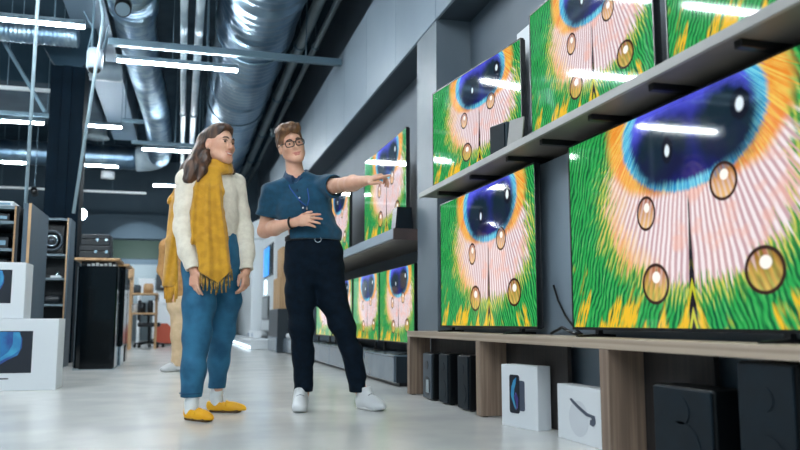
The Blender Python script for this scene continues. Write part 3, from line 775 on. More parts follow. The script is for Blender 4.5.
# ------------------------------------------------------------------ shelf units at left
def board_unit(name, x0, x1, y0, y1, h, shelves, lab, edge='pine', side='panelgrey', th=.035, sh='unitshelf'):
    t = thing(name, ((x0+x1)/2, (y0+y1)/2, 0), lab, 'shelf unit')
    for xa in (x0, x1-th):
        p = build('side_panel', MB().box(xa, xa+th, y0+.006, y1, 0, h), M[side], t)
        build('edging', MB().box(xa, xa+.014, y0, y0+.006, 0, h), M[edge], p, label='pale wooden edging')
    build('back_panel', MB().box(x0+th, x1-th, y1-.03, y1, .05, h-.02), M['unitdark'], t)
    for z in shelves:
        build('shelf_board', MB().box(x0+th, x1-th, y0+.02, y1-.03, z-.012, z+.012), M[sh], t)
    build('kick_board', MB().box(x0+th, x1-th, y0+.03, y0+.06, 0, .06), M['unitdark'], t)
    return t
board_unit('shelf_unit', -2.3, -1.335, 7.1, 7.95, 1.50, (.3, .6, .9, 1.13, 1.36, 1.487), 'dark open shelf unit behind white cartons at the left edge', side='unitdark')
t = thing('panel_unit', (-1.27, 7.5, 0), 'tall blue grey end panel standing beside the left shelf unit', 'panel')
build('panel', MB().box(-1.30, -1.24, 7.1, 7.98, 0, 1.525), M['panelgrey'], t)
build('edging', MB().box(-1.262, -1.24, 7.092, 7.1, 0, 1.525), M['pine'], t, label='pale wooden edging')
# devices in it
for i, (x0, x1, z, h, m, nm, lab) in enumerate(((-1.75, -1.4, 1.499, .05, 'whiteplas', 'flat_player', 'pale flat player lying on top of left shelf unit'),
        (-1.85, -1.42, 1.372, .07, 'blackbox', 'flat_player', 'black flat player on the top shelf of left unit'),
        (-1.9, -1.42, 1.142, .1, 'blackbox', 'receiver', 'black receiver on second shelf of left unit'),
        (-1.9, -1.42, .912, .14, 'blackbox', 'receiver', 'black receiver on third shelf of left unit'))):
    t = thing(nm, ((x0+x1)/2, 7.3, z), lab, 'player')
    build('case', MB().box(x0, x1, 7.18, 7.56, z, z+h, bev=.006), M[m], t)
    build('front_strip', MB().box(x0+.02, x1-.02, 7.174, 7.18, z+h*.3, z+h*.7), M['chrome'], t)
# second unit with round speaker
board_unit('shelf_unit', -1.96, -1.31, 10.0, 10.45, 1.77, (.4, .73, 1.04, 1.325, 1.755), 'tall dark shelf unit holding a round speaker beside the black tower')
t = thing('round_speaker', (-1.5, 10.25, 1.34), 'black speaker with large round cone on upper shelf', 'speaker')
build('cabinet', MB().box(-1.66, -1.37, 10.09, 10.38, 1.338, 1.70, bev=.02), M['spk_black'], t)
def ring(c, r0, r1, m, nm, d=.02):
    mb = MB(); c = Vector(c)
    mb.tube([c+Vector((r0*math.cos(a), 0, r0*math.sin(a))) for a in [2*PI*i/32 for i in range(33)]], r1, 8, False)
    build(nm, mb, M[m], t, True)
ring((-1.52, 10.08, 1.50), .115, .016, 'spk_grey', 'surround')
ring((-1.52, 10.08, 1.50), .062, .01, 'chrome', 'cone_ring')
build('cone', MB().tube([(-1.52, 10.085, 1.5), (-1.52, 10.07, 1.5)], [.115, .03], 28), M['cone'], t, True)
build('dust_cap', MB().sphere((-1.52, 10.075, 1.5), .03), M['spk_grey'], t, True)
for (x, z, s, lab) in ((-1.45, 1.052, .05, 'small white gadget on middle shelf under the round speaker'),):
    t = thing('gadget', (x, 10.2, z), lab, 'gadget')
    build('body', MB().box(x-.07, x+.05, 10.1, 10.2, z, z+.03, bev=.01), M['whiteplas'], t)
    build('lens', MB().sphere((x+.01, 10.14, z+.05), .03), M['chrome'], t, True)
t = thing('headset', (-1.46, 10.2, .742), 'dark headset lying on lower shelf below the white gadget', 'headset')
build('visor', MB().box(-1.58, -1.38, 10.08, 10.2, .742, .84, bev=.04), M['blackbox'], t, True)
build('strap', MB().tube([(-1.58+.2*i/10, 10.2+.12*math.sin(PI*i/10), .79) for i in range(11)], .012, 8), M['spk_grey'], t, True)
# black tower with pine top
t = thing('display_tower', (-.9, 9.6, 0), 'glossy black display tower with pale wooden top near the woman', 'display')
build('body', MB().prism([(-1.06, 9.35), (-.716, 9.35), (-.70, 9.37), (-.70, 9.9), (-1.12, 9.9), (-1.13, 9.44)], .01, 1.155, 'z'), M['gloss'], t)
build('side_glass', MB().box(-1.135, -1.125, 9.42, 9.9, .03, 1.15), M['spk_grey'], t)
build('wood_top', MB().box(-1.16, -.68, 9.30, 9.95, 1.215, 1.245, bev=.004), M['pine'], t, label='pale wooden top board')
build('support', MB().box(-1.10, -.74, 9.45, 9.9, 1.155, 1.215), M['blackbox'], t)
build('skirting', MB().box(-1.13, -.70, 9.36, 9.9, 0, .02), M['chrome'], t)
mb = MB()
for i in range(7): mb.box(-1.03+i*.045, -1.0+i*.045, 9.36, 9.42, 1.156, 1.18+.008*(i % 3), bev=.004)
build('item_row', mb, M['whiteplas'], t, label='row of small white items under the wooden top')
for x0, x1, y0, z, h, lab in ((-1.125, -.79, 9.38, 1.246, .145, 'lower black case on the wooden top of black tower'), (-1.115, -.80, 9.40, 1.392, .13, 'upper black case stacked on the black tower')):
    t = thing('black_case', ((x0+x1)/2, y0, z), lab, 'case')
    build('shell', MB().box(x0, x1, y0, y0+.35, z, z+h*.55, bev=.012), M['blackbox'], t)
    build('lid', MB().box(x0, x1, y0, y0+.35, z+h*.56, z+h, bev=.012), M['blackbox'], t)
    for xx in (x1-.06, x0+.16): build('latch', MB().box(xx, xx+.03, y0-.008, y0, z+h*.4, z+h*.62), M['chrome'], t)
t = thing('display_tower', (-.68, 10.2, 0), 'narrower black display tower with clear base behind first tower', 'display')
build('body', MB().box(-.86, -.66, 10.0, 10.5, .24, 1.2, bev=.01), M['gloss'], t)
build('clear_base', MB().box(-.84, -.675, 10.02, 10.48, 0, .24, bev=.006), M['chrome'], t)
build('wood_top', MB().box(-.9, -.62, 9.98, 10.5, 1.2, 1.23, bev=.004), M['pine'], t)
t = thing('display_tower', (-.66, 11.4, 0), 'third slim black tower with wooden top beside the pine rack', 'display')
build('body', MB().box(-.80, -.70, 11.2, 11.6, 0, 1.12, bev=.01), M['gloss'], t)
build('wood_top', MB().box(-.85, -.66, 11.18, 11.62, 1.12, 1.15, bev=.004), M['pine'], t)

# ------------------------------------------------------------------ far service corner
t = thing('pine_rack', (-.8, 16.1, 0), 'pale wooden rack with shelves in the far background', 'rack')
for x in (-.97, -.56):
    if x < -.9: build('post', MB().box(x-.03, x+.04, 15.9, 16.0, 0, 1.6), M['pine'], t)
build('post', MB().box(-1.0, -.93, 16.5, 16.6, 0, 1.6), M['pine'], t)
for z in (.71, 1.09): build('shelf_board', MB().box(-.93, -.44, 15.9, 16.5, z-.03, z), M['pine'], t)
build('post', MB().box(-.5, -.45, 16.42, 16.5, 0, 1.09), M['pine'], t)
for (nm, x0, x1, y, z, h, m, lab, cat) in (
    ('storage_jar', -.78, -.66, 16.1, .71, .2, 'blackbox', 'black jar on the lower shelf of pine rack', 'jar'),
    ('storage_tub', -.92, -.81, 16.1, .71, .17, 'whiteplas', 'white tub on lower shelf of pine rack', 'tub'),
    ('storage_jar', -.63, -.52, 16.1, .71, .24, 'unitdark', 'taller dark jar at the right of pine rack lower shelf', 'jar'),
    ('paper_roll', -.9, -.76, 16.1, 1.09, .16, 'spk_grey', 'grey roll on the upper shelf of pine rack', 'roll'),
    ('kraft_pack', -.72, -.53, 16.1, 1.09, .19, 'pine', 'rounded kraft pack on upper shelf of pine rack', 'pack')):
    t = thing(nm, ((x0+x1)/2, y, z), lab, cat)
    r = (x1-x0)/2
    build('body', MB().tube([((x0+x1)/2, y, z), ((x0+x1)/2, y, z+h*.8), ((x0+x1)/2, y, z+h*.9)], [r, r, r*.8], 18), M[m], t, True)
    build('lid', MB().tube([((x0+x1)/2, y, z+h*.9), ((x0+x1)/2, y, z+h)], r*.84, 18), M[m], t, True)
t = thing('service_counter', (-.1, 18.8, 0), 'white counter in the far background left of the woman', 'counter')
build('counter_body', MB().box(-.62, .9, 18.9, 19.6, 0, .95, bev=.01), M['whiteplas'], t)
build('counter_top', MB().box(-.66, .95, 18.85, 19.65, .95, .99, bev=.006), M['whitebox'], t)
t = thing('wall_cabinet', (-.1, 20.8, 0), 'white wall shelf unit above the far counter', 'shelf unit')
build('carcass', MB().box(-1.05, 1.3, 20.6, 20.95, 1.22, 1.32), M['whiteplas'], t)
build('upper_shelf', MB().box(-1.05, -.66, 20.6, 20.95, 1.32, 1.62, bev=.01), M['whitebox'], t)
build('leg', MB().box(-1.05, -.98, 20.6, 20.95, 0, 1.22).box(1.22, 1.3, 20.6, 20.95, 0, 1.22), M['whiteplas'], t)
t = thing('printer', (-.1, 20.7, 1.32), 'dark printer standing on the far white shelf', 'printer')
build('case', MB().box(-.62, -.1, 20.5, 20.95, 1.322, 1.72, bev=.02), M['blackbox'], t)
build('tray', MB().box(-.5, -.2, 20.4, 20.5, 1.40, 1.43), M['whiteplas'], t)
t = thing('paper_stack', (-.4, 19, .99), 'heap of white papers and cartons on far counter', 'paper')
mb = MB()
for i in range(7): mb.box(-.6+.11*i, -.48+.11*i, 18.9, 19.3, .99, 1.02+.05*((i*3) % 5), rot=.2*((i % 3)-1))
build('sheets', mb, M['whitebox'], t)
# office chair
t = thing('office_chair', (-.62, 17.2, 0), 'dark office chair on castors in far background', 'chair')
build('seat', MB().box(-.85, -.4, 17.0, 17.45, .43, .52, bev=.03), M['blackbox'], t, True)
build('backrest', MB().box(-.86, -.8, 17.0, 17.45, .56, .98, bev=.025), M['blackbox'], t, True)
build('back_support', MB().box(-.83, -.80, 17.2, 17.26, .45, .6), M['black'], t)
build('column', MB().tube([(-.62, 17.22, .1), (-.62, 17.22, .43)], .03, 10), M['black'], t)
for k in range(5):
    a = 2*PI*k/5+.3; p = Vector((-.62+.3*math.cos(a), 17.22+.3*math.sin(a), .075))
    l = build('leg', MB().tube([(-.62, 17.22, .12), tuple(p)], [.03, .018], 8), M['black'], t, True)
    build('castor', MB().tube([(p.x, p.y-.015, .035), (p.x, p.y+.015, .035)], .035, 12), M['black'], l, True)
for s in (17.0, 17.43): build('armrest', MB().box(-.75, -.5, s-.02, s+.04, .66, .69, bev=.01).box(-.66, -.62, s, s+.02, .5, .66), M['black'], t)
# red bin
t = thing('storage_bin', (-.34, 18.3, 0), 'orange red slant-topped bin on wheels far behind the woman', 'bin')
build('body', MB().prism([(-.54, .07), (-.04, .07), (-.04, .24), (-.28, .50), (-.54, .50)], 18.0, 18.5, 'y'), M['orange'], t)
for x in (-.48, -.12):
    build('wheel', MB().tube([(x, 18.05, .035), (x, 18.09, .035)], .035, 12), M['black'], t, True)
build('handle', MB().box(-.60, -.54, 18.15, 18.35, .12, .16), M['black'], t)
build('axle', MB().box(-.50, -.08, 18.05, 18.45, .04, .07), M['black'], t)

# ------------------------------------------------------------------ people
class Fr:
    "local frame: origin, rows of R = local axes in world"
    def __init__(s, c, R): s.c = np.asarray(c, float); s.R = np.array([nrm(r) for r in R])
    def __call__(s, *p): return s.c+s.R.T@np.array(p, float)
def head_frame(c, yaw, pitch=0, roll=0):
    "yaw 0 looks at the viewer, positive turns to the photo's right; roll leans the crown to the photo's left"
    f = -FH*math.cos(yaw)+RT*math.sin(yaw); f = f*math.cos(pitch)+ZZ*math.sin(pitch)
    up = nrm(ZZ*math.cos(roll)-RT*math.sin(roll)); up = nrm(up-f*(up@f))
    return Fr(c, (np.cross(f, up), f, up))
def head_sdf(q, H, fem=False, ears=(1, 1)):
    R = H.R; j = .9 if fem else 1
    q.ell(H(0, -.012, .032), (.074, .093, .09), R, .02)
    q.ell(H(0, .022, -.028), (.061*j, .07, .075), R, .035)
    q.ell(H(0, .03, -.065), (.05*j, .055, .05), R, .03)
    q.cap(H(-.012*j, .079, -.099), H(.012*j, .079, -.099), .015 if fem else .019, k=.025)
    for s in (-1, 1):
        q.cap(H(s*.05*j, .02, -.06), H(s*.02, .07, -.095), .018, .016, k=.03)        # jaw line
        q.ell(H(s*.036, .062, -.026), (.026, .026, .024), R, .025)                   # cheeks
        q.cap(H(s*.012, .088, .02), H(s*.045, .072, .02), .009, .008, k=.018)         # brow ridge
        q.ell(H(s*.032, .094, .001), (.017, .012, .011), R, .014, cut=True)          # sockets
        q.ell(H(s*.031, .077, .000), (.0155, .0145, .0125), R, .006)                 # lids
        q.ell(H(s*.074, -.008, -.012), (.010, .021, .031), R, .012)                  # ears
        q.ell(H(s*.082, -.002, -.008), (.006, .010, .017), R, .006, cut=True)
    q.cap(H(0, .086, .008), H(0, .108, -.03), .0075, .0105, k=.012)                  # nose
    for s in (-1, 1): q.cap(H(s*.008, .094, -.034), H(s*.010, .09, -.036), .0075, k=.008)
    q.cap(H(-.016, .083, -.062), H(.016, .083, -.062), .009, k=.016)
    return q
def hand_sdf(q, w, X, N, thumb, curls, spread=.05, size=1., tc=.5):
    "w wrist, X towards the fingers, N out of the back of the hand, thumb = +1/-1 side along cross(N,X)"
    X = nrm(X); N = nrm(np.asarray(N)-X*(np.asarray(N)@X)); Y = np.cross(N, X)*thumb; s = size; w = np.asarray(w, float)
    q.ecap(w+X*.012*s, w+X*.082*s, (.027*s, .017*s), (.039*s, .0125*s), Y, .02)
    L = (.074, .082, .076, .06); off = (.029, .0095, -.010, -.0285); b0 = (.086, .09, .086, .078)
    for i in range(4):
        p = w+X*b0[i]*s+Y*off[i]*s; a = 0; sp = spread*(1.5-i)*.7
        q.cap(w+X*.05*s+Y*off[i]*.8*s, p, .0115*s, .0095*s, .012)
        for k, (fr, r0, r1) in enumerate(((.45, .0098, .0085), (.31, .0085, .0075), (.24, .0075, .006))):
            a += curls[i][k]
            d = nrm(X*math.cos(a)-N*math.sin(a)+Y*sp*math.cos(a)); e = p+d*L[i]*fr*s
            q.cap(p, e, r0*s, r1*s, .004); p = e
    p = w+X*.022*s+Y*.026*s-N*.004*s; d = nrm(X*.65+Y*.75-N*.25)
    q.cap(w+X*.02*s+Y*.012*s, p+d*.03*s, .016*s, .0125*s, .014); p = p+d*.036*s
    d = nrm(X*(.85)+Y*(.55-tc)-N*.3*tc); e = p+d*.032*s; q.cap(p, e, .0115*s, .0095*s, .006)
    d = nrm(X*1+Y*(.35-tc)-N*.3*tc); q.cap(e, e+d*.025*s, .0095*s, .0072*s, .005)
def torus_pts(c, ax, ay, rx, ry, n=24): return [c+ax*rx*math.cos(2*PI*i/n)+ay*ry*math.sin(2*PI*i/n) for i in range(n+1)]
def face_bits(t, H, fem=False, teeth=False):
    for s in (-1, 1):
        e = build('eye', MB().sphere(H(s*.031, .0795, .0005), .0126, sz=.6), M['eye'], t, True)
        build('iris', MB().sphere(H(s*.031+(.002 if fem else -.001), .0872, 0), .0066), M['iris'], e, True)
        pts = [H(s*x, y, z) for x, y, z in ((.012, .098, .021), (.024, .0965, .0265), (.037, .088, .0255), (.048, .076, .019))]
        build('eyebrow', MB().tube(pts, [.003, .0042, .0038, .002], 8), M['brow'], t, True)
        if fem:
            build('eyelash', MB().tube([H(s*x, y, z) for x, y, z in ((.017, .091, .006), (.031, .0945, .0115), (.046, .083, .006))], .0018, 6), M['brow'], t, True)
    LP = lambda x, y, z: H(x, y+.0055, z)
    q = F(H(0, .09, -.065)-.045, H(0, .09, -.065)+.045, .0022)
    w = .025; up = .006 if fem else .005
    q.chain([LP(-w, .0845, -.064+up), LP(-.008, .091, -.061), LP(0, .0925, -.0625), LP(.008, .091, -.061), LP(w, .0845, -.064+up)], [.0025, .0045, .0042, .0045, .0025], .004)
    q.chain([LP(-w, .0845, -.064+up), LP(-.01, .089, -.0745), LP(.01, .089, -.0745), LP(w, .0845, -.064+up)], [.0025, .0052, .0052, .0025], .004)
    lp = q.nets('lips', M['lips'], t)
    if teeth:
        build('teeth', MB().tube([H(x, .0985-abs(x)*.28, -.0675) for x in (-.015, -.007, 0, .007, .015)], .0038, 8), M['teeth'], t, True)
def shoe(t, heel, d, L=.28, wid=1., upper='whiteshoe', sole='sole', kind='sneaker', name='shoe'):
    heel = np.asarray(heel, float); d = nrm([d[0], d[1], 0]); Q = Fr(heel, (d, np.cross(ZZ, d), ZZ)); s = L/.28; w = wid*s
    lo = np.minimum(Q(-.05, 0, 0), Q(L+.05, 0, 0))-np.array([.09, .09, .02]); hi = np.maximum(Q(-.05, 0, 0), Q(L+.05, 0, 0))+np.array([.09, .09, .16])
    q = F(lo, hi, .0042)
    if kind == 'sneaker':
        q.ell(Q(.06*s, 0, .05), (.062*s, .037*w, .055), Q.R, .03).ell(Q(.125*s, 0, .05), (.085*s, .041*w, .046), Q.R, .04).ell(Q(.205*s, 0, .028), (.075*s, .047*w, .04), Q.R, .04)
        q.cap(Q(.065*s, 0, .05), Q(.070*s, 0, .13), .040*w, .042*w, .03); q.cap(Q(.11*s, 0, .085), Q(.095*s, 0, .135), .026, .024, k=.02); q.plane(Q(0.04, 0, .118), ZZ-d*.3, .008)
        q.cap(Q(.070*s, 0, .085), Q(.072*s, 0, .2), .034*w, .036*w, .006, cut=True)
    else:
        q.ell(Q(.055*s, 0, .04), (.056*s, .033*w, .045), Q.R, .03).ell(Q(.12*s, 0, .03), (.08*s, .036*w, .036), Q.R, .04).ell(Q(.2*s, 0, .022), (.08*s, .041*w, .034), Q.R, .04)
        q.plane(Q(.0, 0, .066), ZZ, .006)
        q.ecap(Q(.055*s, 0, .07), Q(.125*s, 0, .08), (.028*w, .045), (.026*w, .04), Q.R[1], .01, cut=True)
    q.plane(Q(0, 0, .012), -ZZ, .003)
    o = q.nets(name, M[upper], t)
    q = F(lo, hi, .004)
    q.ecap(Q(.04*s, 0, .01), Q(.13*s, 0, .01), (.037*w, .014), (.037*w, .014), Q.R[1], .01, p=2.6).ecap(Q(.13*s, 0, .01), Q(.225*s, 0, .01), (.038*w, .014), (.047*w, .014), Q.R[1], .02, p=2.6)
    q.plane(Q(0, 0, .001), -ZZ, 0)
    q.nets('sole', M[sole], o)
    if kind == 'sneaker':
        for i in range(4):
            x = .122*s+i*.022*s; z = .106-i*.011
            build('lace', MB().tube([Q(x, -.022, z-.008), Q(x+.003, 0, z+.001), Q(x, .022, z-.008)], .0042, 8), M['lace'], o, True)
    else:
        build('strap', MB().tube([Q(.150*s, -.036*w, .036), Q(.146*s, -.024*w, .056), Q(.143*s, 0, .0635), Q(.146*s, .024*w, .056), Q(.150*s, .036*w, .036)], .0085, 8), M[upper], o, True)
    return o

# ---------------------------------------------------------------- the man
gnd = at(335, 410, 4.84); gnd[2] = 0
man = thing('person', tuple(gnd), 'person in teal polo shirt, navy trousers and glasses pointing at the screens', 'person')
lat = nrm(RT+FH*.08); front = nrm(np.cross(ZZ, lat))*-1 if (np.cross(ZZ, lat)@FH) > 0 else nrm(np.cross(ZZ, lat))
pelv = at(314, 254, 4.87); waist = at(312, 237, 4.87); chest = at(303, 205, 4.88); upr = at(299, 189, 4.88); nkb = at(296.5, 179, 4.87)
H = head_frame(at(291, 145.5, 4.84), .36, -.04, .30)
shR = at(273, 193, 4.87); elR = at(264.5, 231, 4.91); wrR = at(294, 222.5, 4.70); haR = at(317, 218, 4.655)
shL = at(325, 187, 4.87); elL = at(346, 184.5, 4.61); wrL = at(366.5, 180.5, 4.40); haL = at(388, 175, 4.34)
hipA = at(300, 266, 4.86); knA = at(301.5, 326, 4.82); anA = at(303, 392, 4.86)
hipB = at(328, 266, 4.88); knB = at(342, 324, 4.87); anB = at(361.5, 391, 4.90)
q = F(np.min([shR, elR, wrR, shL, haL, anA, anB, pelv], 0)-np.array([.2, .25, .2]), np.max([shR, haR, shL, haL, elL, anB, H(0, 0, .13)], 0)+np.array([.2, .25, .16]), .0045)
q.v[:] = .09
head_sdf(q, H)
q.ecap(nkb-ZZ*.02, H(0, -.022, -.06), (.060, .058), (.050, .050), lat, .02)
q.cap(H(0, .012, -.09), nkb+front*.02, .022, .03, k=.02)
q.ecap(pelv, waist, (.14, .1), (.13, .09), lat, .03).ecap(waist, chest, (.13, .09), (.14, .095), lat, .03).ecap(chest, upr, (.14, .095), (.12, .08), lat, .03).ecap(upr, nkb, (.1, .07), (.055, .055), lat, .03)
for a, b, c, up in ((shR, elR, wrR, 0), (shL, elL, wrL, 1)):
    q.cap(upr, a, .055, .05, k=.03).cap(a, b, .052, .043, k=.02)
    q.cap(b, b+(c-b)*.35, .043, .046, k=.02).cap(b+(c-b)*.35, c, .046, .0275, k=.02)
hand_sdf(q, wrR, haR-wrR, nrm(-FH*.8+ZZ*.45), 1, ((.12, .2, .1), (.25, .25, .15), (.35, .3, .2), (.45, .35, .2)), .12, 1.04, .2)
hand_sdf(q, wrL, haL-wrL+ZZ*.005, nrm(ZZ*.85-FH*.45), -1, ((.02, .05, .03), (.65, .9, .4), (.85, 1.0, .5), (.95, 1.0, .5)), .06, 1.04, .55)
for a, b, c in ((hipA, knA, anA), (hipB, knB, anB)):
    q.cap(pelv*.5+a*.5, a, .08, .078, k=.03).cap(a, b, .078, .05, k=.03).cap(b, b+(c-b)*.35, .05, .052, k=.02).cap(b+(c-b)*.35, c, .052, .034, k=.02)
    q.cap(c, (c[0], c[1], .05), .034, .03, k=.02)
q.nets('body', M['skin'], man)
face_bits(man, H)
# hair: short sides, swept-up top
q = F(H(0, 0, .04)-.17, H(0, 0, .04)+.17, .0035)
q.ell(H(0, -.018, .036), (.083, .100, .096), H.R, .02)
q.ell(H(.012, .05, .098), (.066, .055, .036), H.R, .03).ell(H(-.025, .055, .10), (.05, .045, .03), H.R, .03).ell(H(.0, -.02, .11), (.07, .08, .034), H.R, .03)
q.ell(H(0, .085, -.008), (.066, .06, .078), H.R, .012, cut=True)
q.ecap(H(0, .07, -.1), H(0, .02, -.1), (.1, .08), (.1, .08), H.R[0], .01, cut=True)
q.cap(H(-.075, -.005, -.01), H(-.085, -.005, -.02), .032, k=.008, cut=True).cap(H(.075, -.005, -.01), H(.085, -.005, -.02), .032, k=.008, cut=True)
q.plane(H(0, 0, -.065), -H.R[2], .01)
q.wrinkle(.003, 150, 3, 4, squash=(1, 1, .4))
q.nets('hair', M['hair_m'], man)
# glasses
gl = None
mb = MB()
def rim(s): return [H(s*.033+.027*math.copysign(abs(math.cos(a))**.6, math.cos(a)), .108-.10*abs(s*.033+.027*math.cos(a))**1.6*3, -.003+.0185*math.copysign(abs(math.sin(a))**.6, math.sin(a))) for a in [2*PI*i/24 for i in range(25)]]
for s in (-1, 1): mb.tube(rim(s), .0030, 8, False)
mb.tube([H(-.008, .107, .004), H(0, .110, .006), H(.008, .107, .004)], .0028, 8)
gl = build('glasses', mb, M['black'], man, True)
for s in (-1, 1): build('temple', MB().tube([H(s*.060, .096, .006), H(s*.074, .07, .008), H(s*.080, -.005, .006), H(s*.078, -.03, -.012)], .0026, 8), M['black'], gl, True)
# polo shirt
q = F(np.min([shR, elR, shL, waist], 0)-np.array([.2, .3, .1]), np.max([shR, shL, elL, upr], 0)+np.array([.2, .3, .2]), .0055)
wl = at(312, 246, 4.87)
q.ecap(wl, waist, (.172, .128), (.176, .132), lat, .03).ecap(waist, chest, (.176, .132), (.178, .128), lat, .04).ecap(chest, upr, (.178, .128), (.15, .105), lat, .04).ecap(upr, nkb+ZZ*.0, (.13, .09), (.068, .064), lat, .04)
q.cap(upr+lat*-.05, shR, .072, .072, k=.05).cap(upr+lat*.05, shL, .072, .07, k=.05)
slR = shR+(elR-shR)*.72; slL = shL+(elL-shL)*.50
q.cap(shR, slR, .074, .076, k=.04).cap(shL, slL, .072, .072, k=.04)
q.wrinkle(.0065, 30, 11, 5, squash=(1, 1, .6)); q.wrinkle(.0028, 62, 5, 4)
q.plane(slR-(elR-shR)*.1, elR-shR, .003, slR-.16, slR+.16)
q.plane(slL, elL-shL, .003, slL-.15, slL+.15)
q.cap(slR-(elR-shR)*.4, slR+(elR-shR)*.1, .05, .066, k=.003, cut=True).cap(slL-(elL-shL)*.4, slL+(elL-shL)*.1, .05, .063, k=.003, cut=True)
q.plane(at(312, 240.5, 4.87), -ZZ, .004)
q.cap(nkb+front*.02+ZZ*.01, nkb+ZZ*.08, .062, .064, k=.008, cut=True)
q.cap(nkb+front*.06+ZZ*.015, nkb+front*.10-ZZ*.03, .030, .012, k=.008, cut=True)
po = q.nets('polo_shirt', M['polo'], man)
q = F(nkb-.15, nkb+.15, .0035)
q.cap(nkb-ZZ*.026+front*.006, nkb+ZZ*.05-front*.012, .098, .072, k=.01)
q.plane(nkb+ZZ*.05, ZZ+front*.6, .003); q.plane(nkb-ZZ*.03, -ZZ-front*.25, .003)
q.cap(nkb-ZZ*.12+front*.006, nkb+ZZ*.12-front*.02, .083, .060, k=.003, cut=True)
q.cap(nkb+front*.07+ZZ*.07, nkb+front*.115-ZZ*.055, .042, .012, k=.004, cut=True)
q.nets('collar', M['polo_dark'], po)
mb = MB()
cf = lambda px, py, off=.14: at(px, py, 4.88-off)
pl = [cf(297, 190, .118), cf(299.5, 198, .136), cf(303, 208, .145), cf(305, 214, .147)]
build('placket', MB().tube(pl, .009, 8), M['polo_dark'], po, True)
for i, p in enumerate(pl[1:]): build('button', MB().disc(p+front*.009, .0055, front, .004), M['whiteplas'], po)
ly = build('lanyard', MB().tube([nkb-lat*.058+front*.05+ZZ*.0, cf(290, 188, .122), cf(299, 200, .146), cf(306.5, 206.5, .152)], .0035, 8).tube([nkb+lat*.05+front*.06-ZZ*.0, cf(307.5, 189, .122), cf(309, 199, .144), cf(307, 206.5, .152)], .0035, 8), M['lanyard'], man, True)
build('clip', MB().tube([cf(306.8, 205.5, .154), cf(306.8, 210, .154)], .006, 10), M['chrome'], ly, True)
# trousers
q = F(np.min([anA, anB, pelv], 0)-np.array([.28, .28, .12]), np.max([waist, hipB, anB], 0)+np.array([.25, .28, .05]), .0055)
q.ecap(at(312, 238, 4.87), pelv, (.162, .118), (.178, .132), lat, .03).ecap(pelv, at(314, 268, 4.87), (.178, .132), (.17, .12), lat, .03)
q.chain([hipA, at(300.5, 300, 4.84), knA, at(303, 355, 4.835), at(303.2, 395, 4.85)], [.098, .086, .072, .063, .058], .04)
q.chain([hipB, at(333, 300, 4.875), knB, at(351.5, 352, 4.88), at(360, 395, 4.895)], [.098, .090, .071, .062, .058], .04)
q.wrinkle(.003, 26, 21, 5, squash=(1, 1, 1.3)); q.wrinkle(.0026, 70, 22, 4, squash=(1, 1, 1.5))
pA = at(303.2, 391.5, 4.85); pB = at(360.5, 392, 4.895)
for p in (pA, pB):
    q.plane(p, -ZZ, .003, p-.12, p+.12); q.cap(p-ZZ*.05, p+ZZ*.06, .047, .045, k=.004, cut=True)
q.plane(at(312, 236, 4.87), ZZ, .003)
tr = q.nets('trousers', M['trouser'], man)
q = F(waist-.22, waist+.22, .0045)
b0 = at(312, 239.5, 4.87)
q.ecap(b0-ZZ*.02, b0+ZZ*.02, (.170, .126), (.170, .126), lat, 0); q.plane(b0+ZZ*.015, ZZ, 0); q.plane(b0-ZZ*.015, -ZZ, 0)
be = q.nets('belt', M['leather'], man)
bu = at(318, 239.6, 4.87-.128)
build('buckle', MB().tube(torus_pts(bu, lat, ZZ, .021, .0165, 8), .0035, 8, False), M['chrome'], be, True)
# wristband, shoes
ax = nrm(haR-wrR); e1 = nrm(np.cross(ax, ZZ)); e2 = np.cross(ax, e1)
build('wristband', MB().tube(torus_pts(wrR-ax*.022, e1, e2, .034, .034), .0065, 10, False), M['black'], man, True)
hA = at(301, 400, 4.90); hA[2] = 0
shoe(man, hA, (-FH*.98+RT*.09), .265, 1.0)
hB = at(357.5, 400, 4.93); hB[2] = 0
shoe(man, hB, (-FH*.72+RT*.60), .268, 1.0)

# ---------------------------------------------------------------- the woman
gnd = at(205, 418, 4.5); gnd[2] = 0
wom = thing('person', tuple(gnd), 'person with long brown hair, mustard scarf, cream sweater and blue jeans', 'person')
lat = nrm(RT*.80+FH*.60); front = np.cross(ZZ, lat)*-1
if front@FH > 0: front = -front
pelv = at(211, 256, 4.52); waist = at(212, 226, 4.52); chest = at(211, 195, 4.50); upr = at(212, 180, 4.50); nkb = at(213, 169, 4.49)
H = head_frame(at(218.5, 145, 4.47), .98, .03, -.10)
shR = at(188, 180, 4.40); elR = at(184.5, 226, 4.40); wrR = at(194, 270, 4.35); haR = at(194.5, 294, 4.33)
shL = at(234, 184, 4.60); elL = at(243.5, 230, 4.64); wrL = at(246, 271, 4.57); haL = at(245, 296, 4.54)
hipA = at(200, 268, 4.46); knA = at(197, 334, 4.40); anA = at(191.5, 404, 4.335)
hipB = at(223, 268, 4.58); knB = at(222, 332, 4.65); anB = at(216.5, 397, 4.71)
q = F(np.min([shR, elR, wrR, haL, anA, anB, pelv], 0)-np.array([.22, .25, .2]), np.max([shR, shL, haL, anB, H(0, 0, .13)], 0)+np.array([.22, .25, .14]), .0045)
head_sdf(q, H, True)
q.ecap(nkb-ZZ*.02, H(0, -.018, -.06), (.05, .05), (.046, .046), lat, .03)
q.ecap(pelv, waist, (.13, .095), (.1, .08), lat, .03).ecap(waist, chest, (.1, .08), (.12, .085), lat, .03).ecap(chest, upr, (.12, .085), (.1, .07), lat, .03).ecap(upr, nkb, (.08, .06), (.05, .05), lat, .03)
for a, b, c in ((shR, elR, wrR), (shL, elL, wrL)):
    q.cap(upr, a, .045, .042, k=.03).cap(a, b, .042, .034, k=.02).cap(b, b+(c-b)*.35, .034, .036, k=.02).cap(b+(c-b)*.35, c, .036, .0225, k=.02)
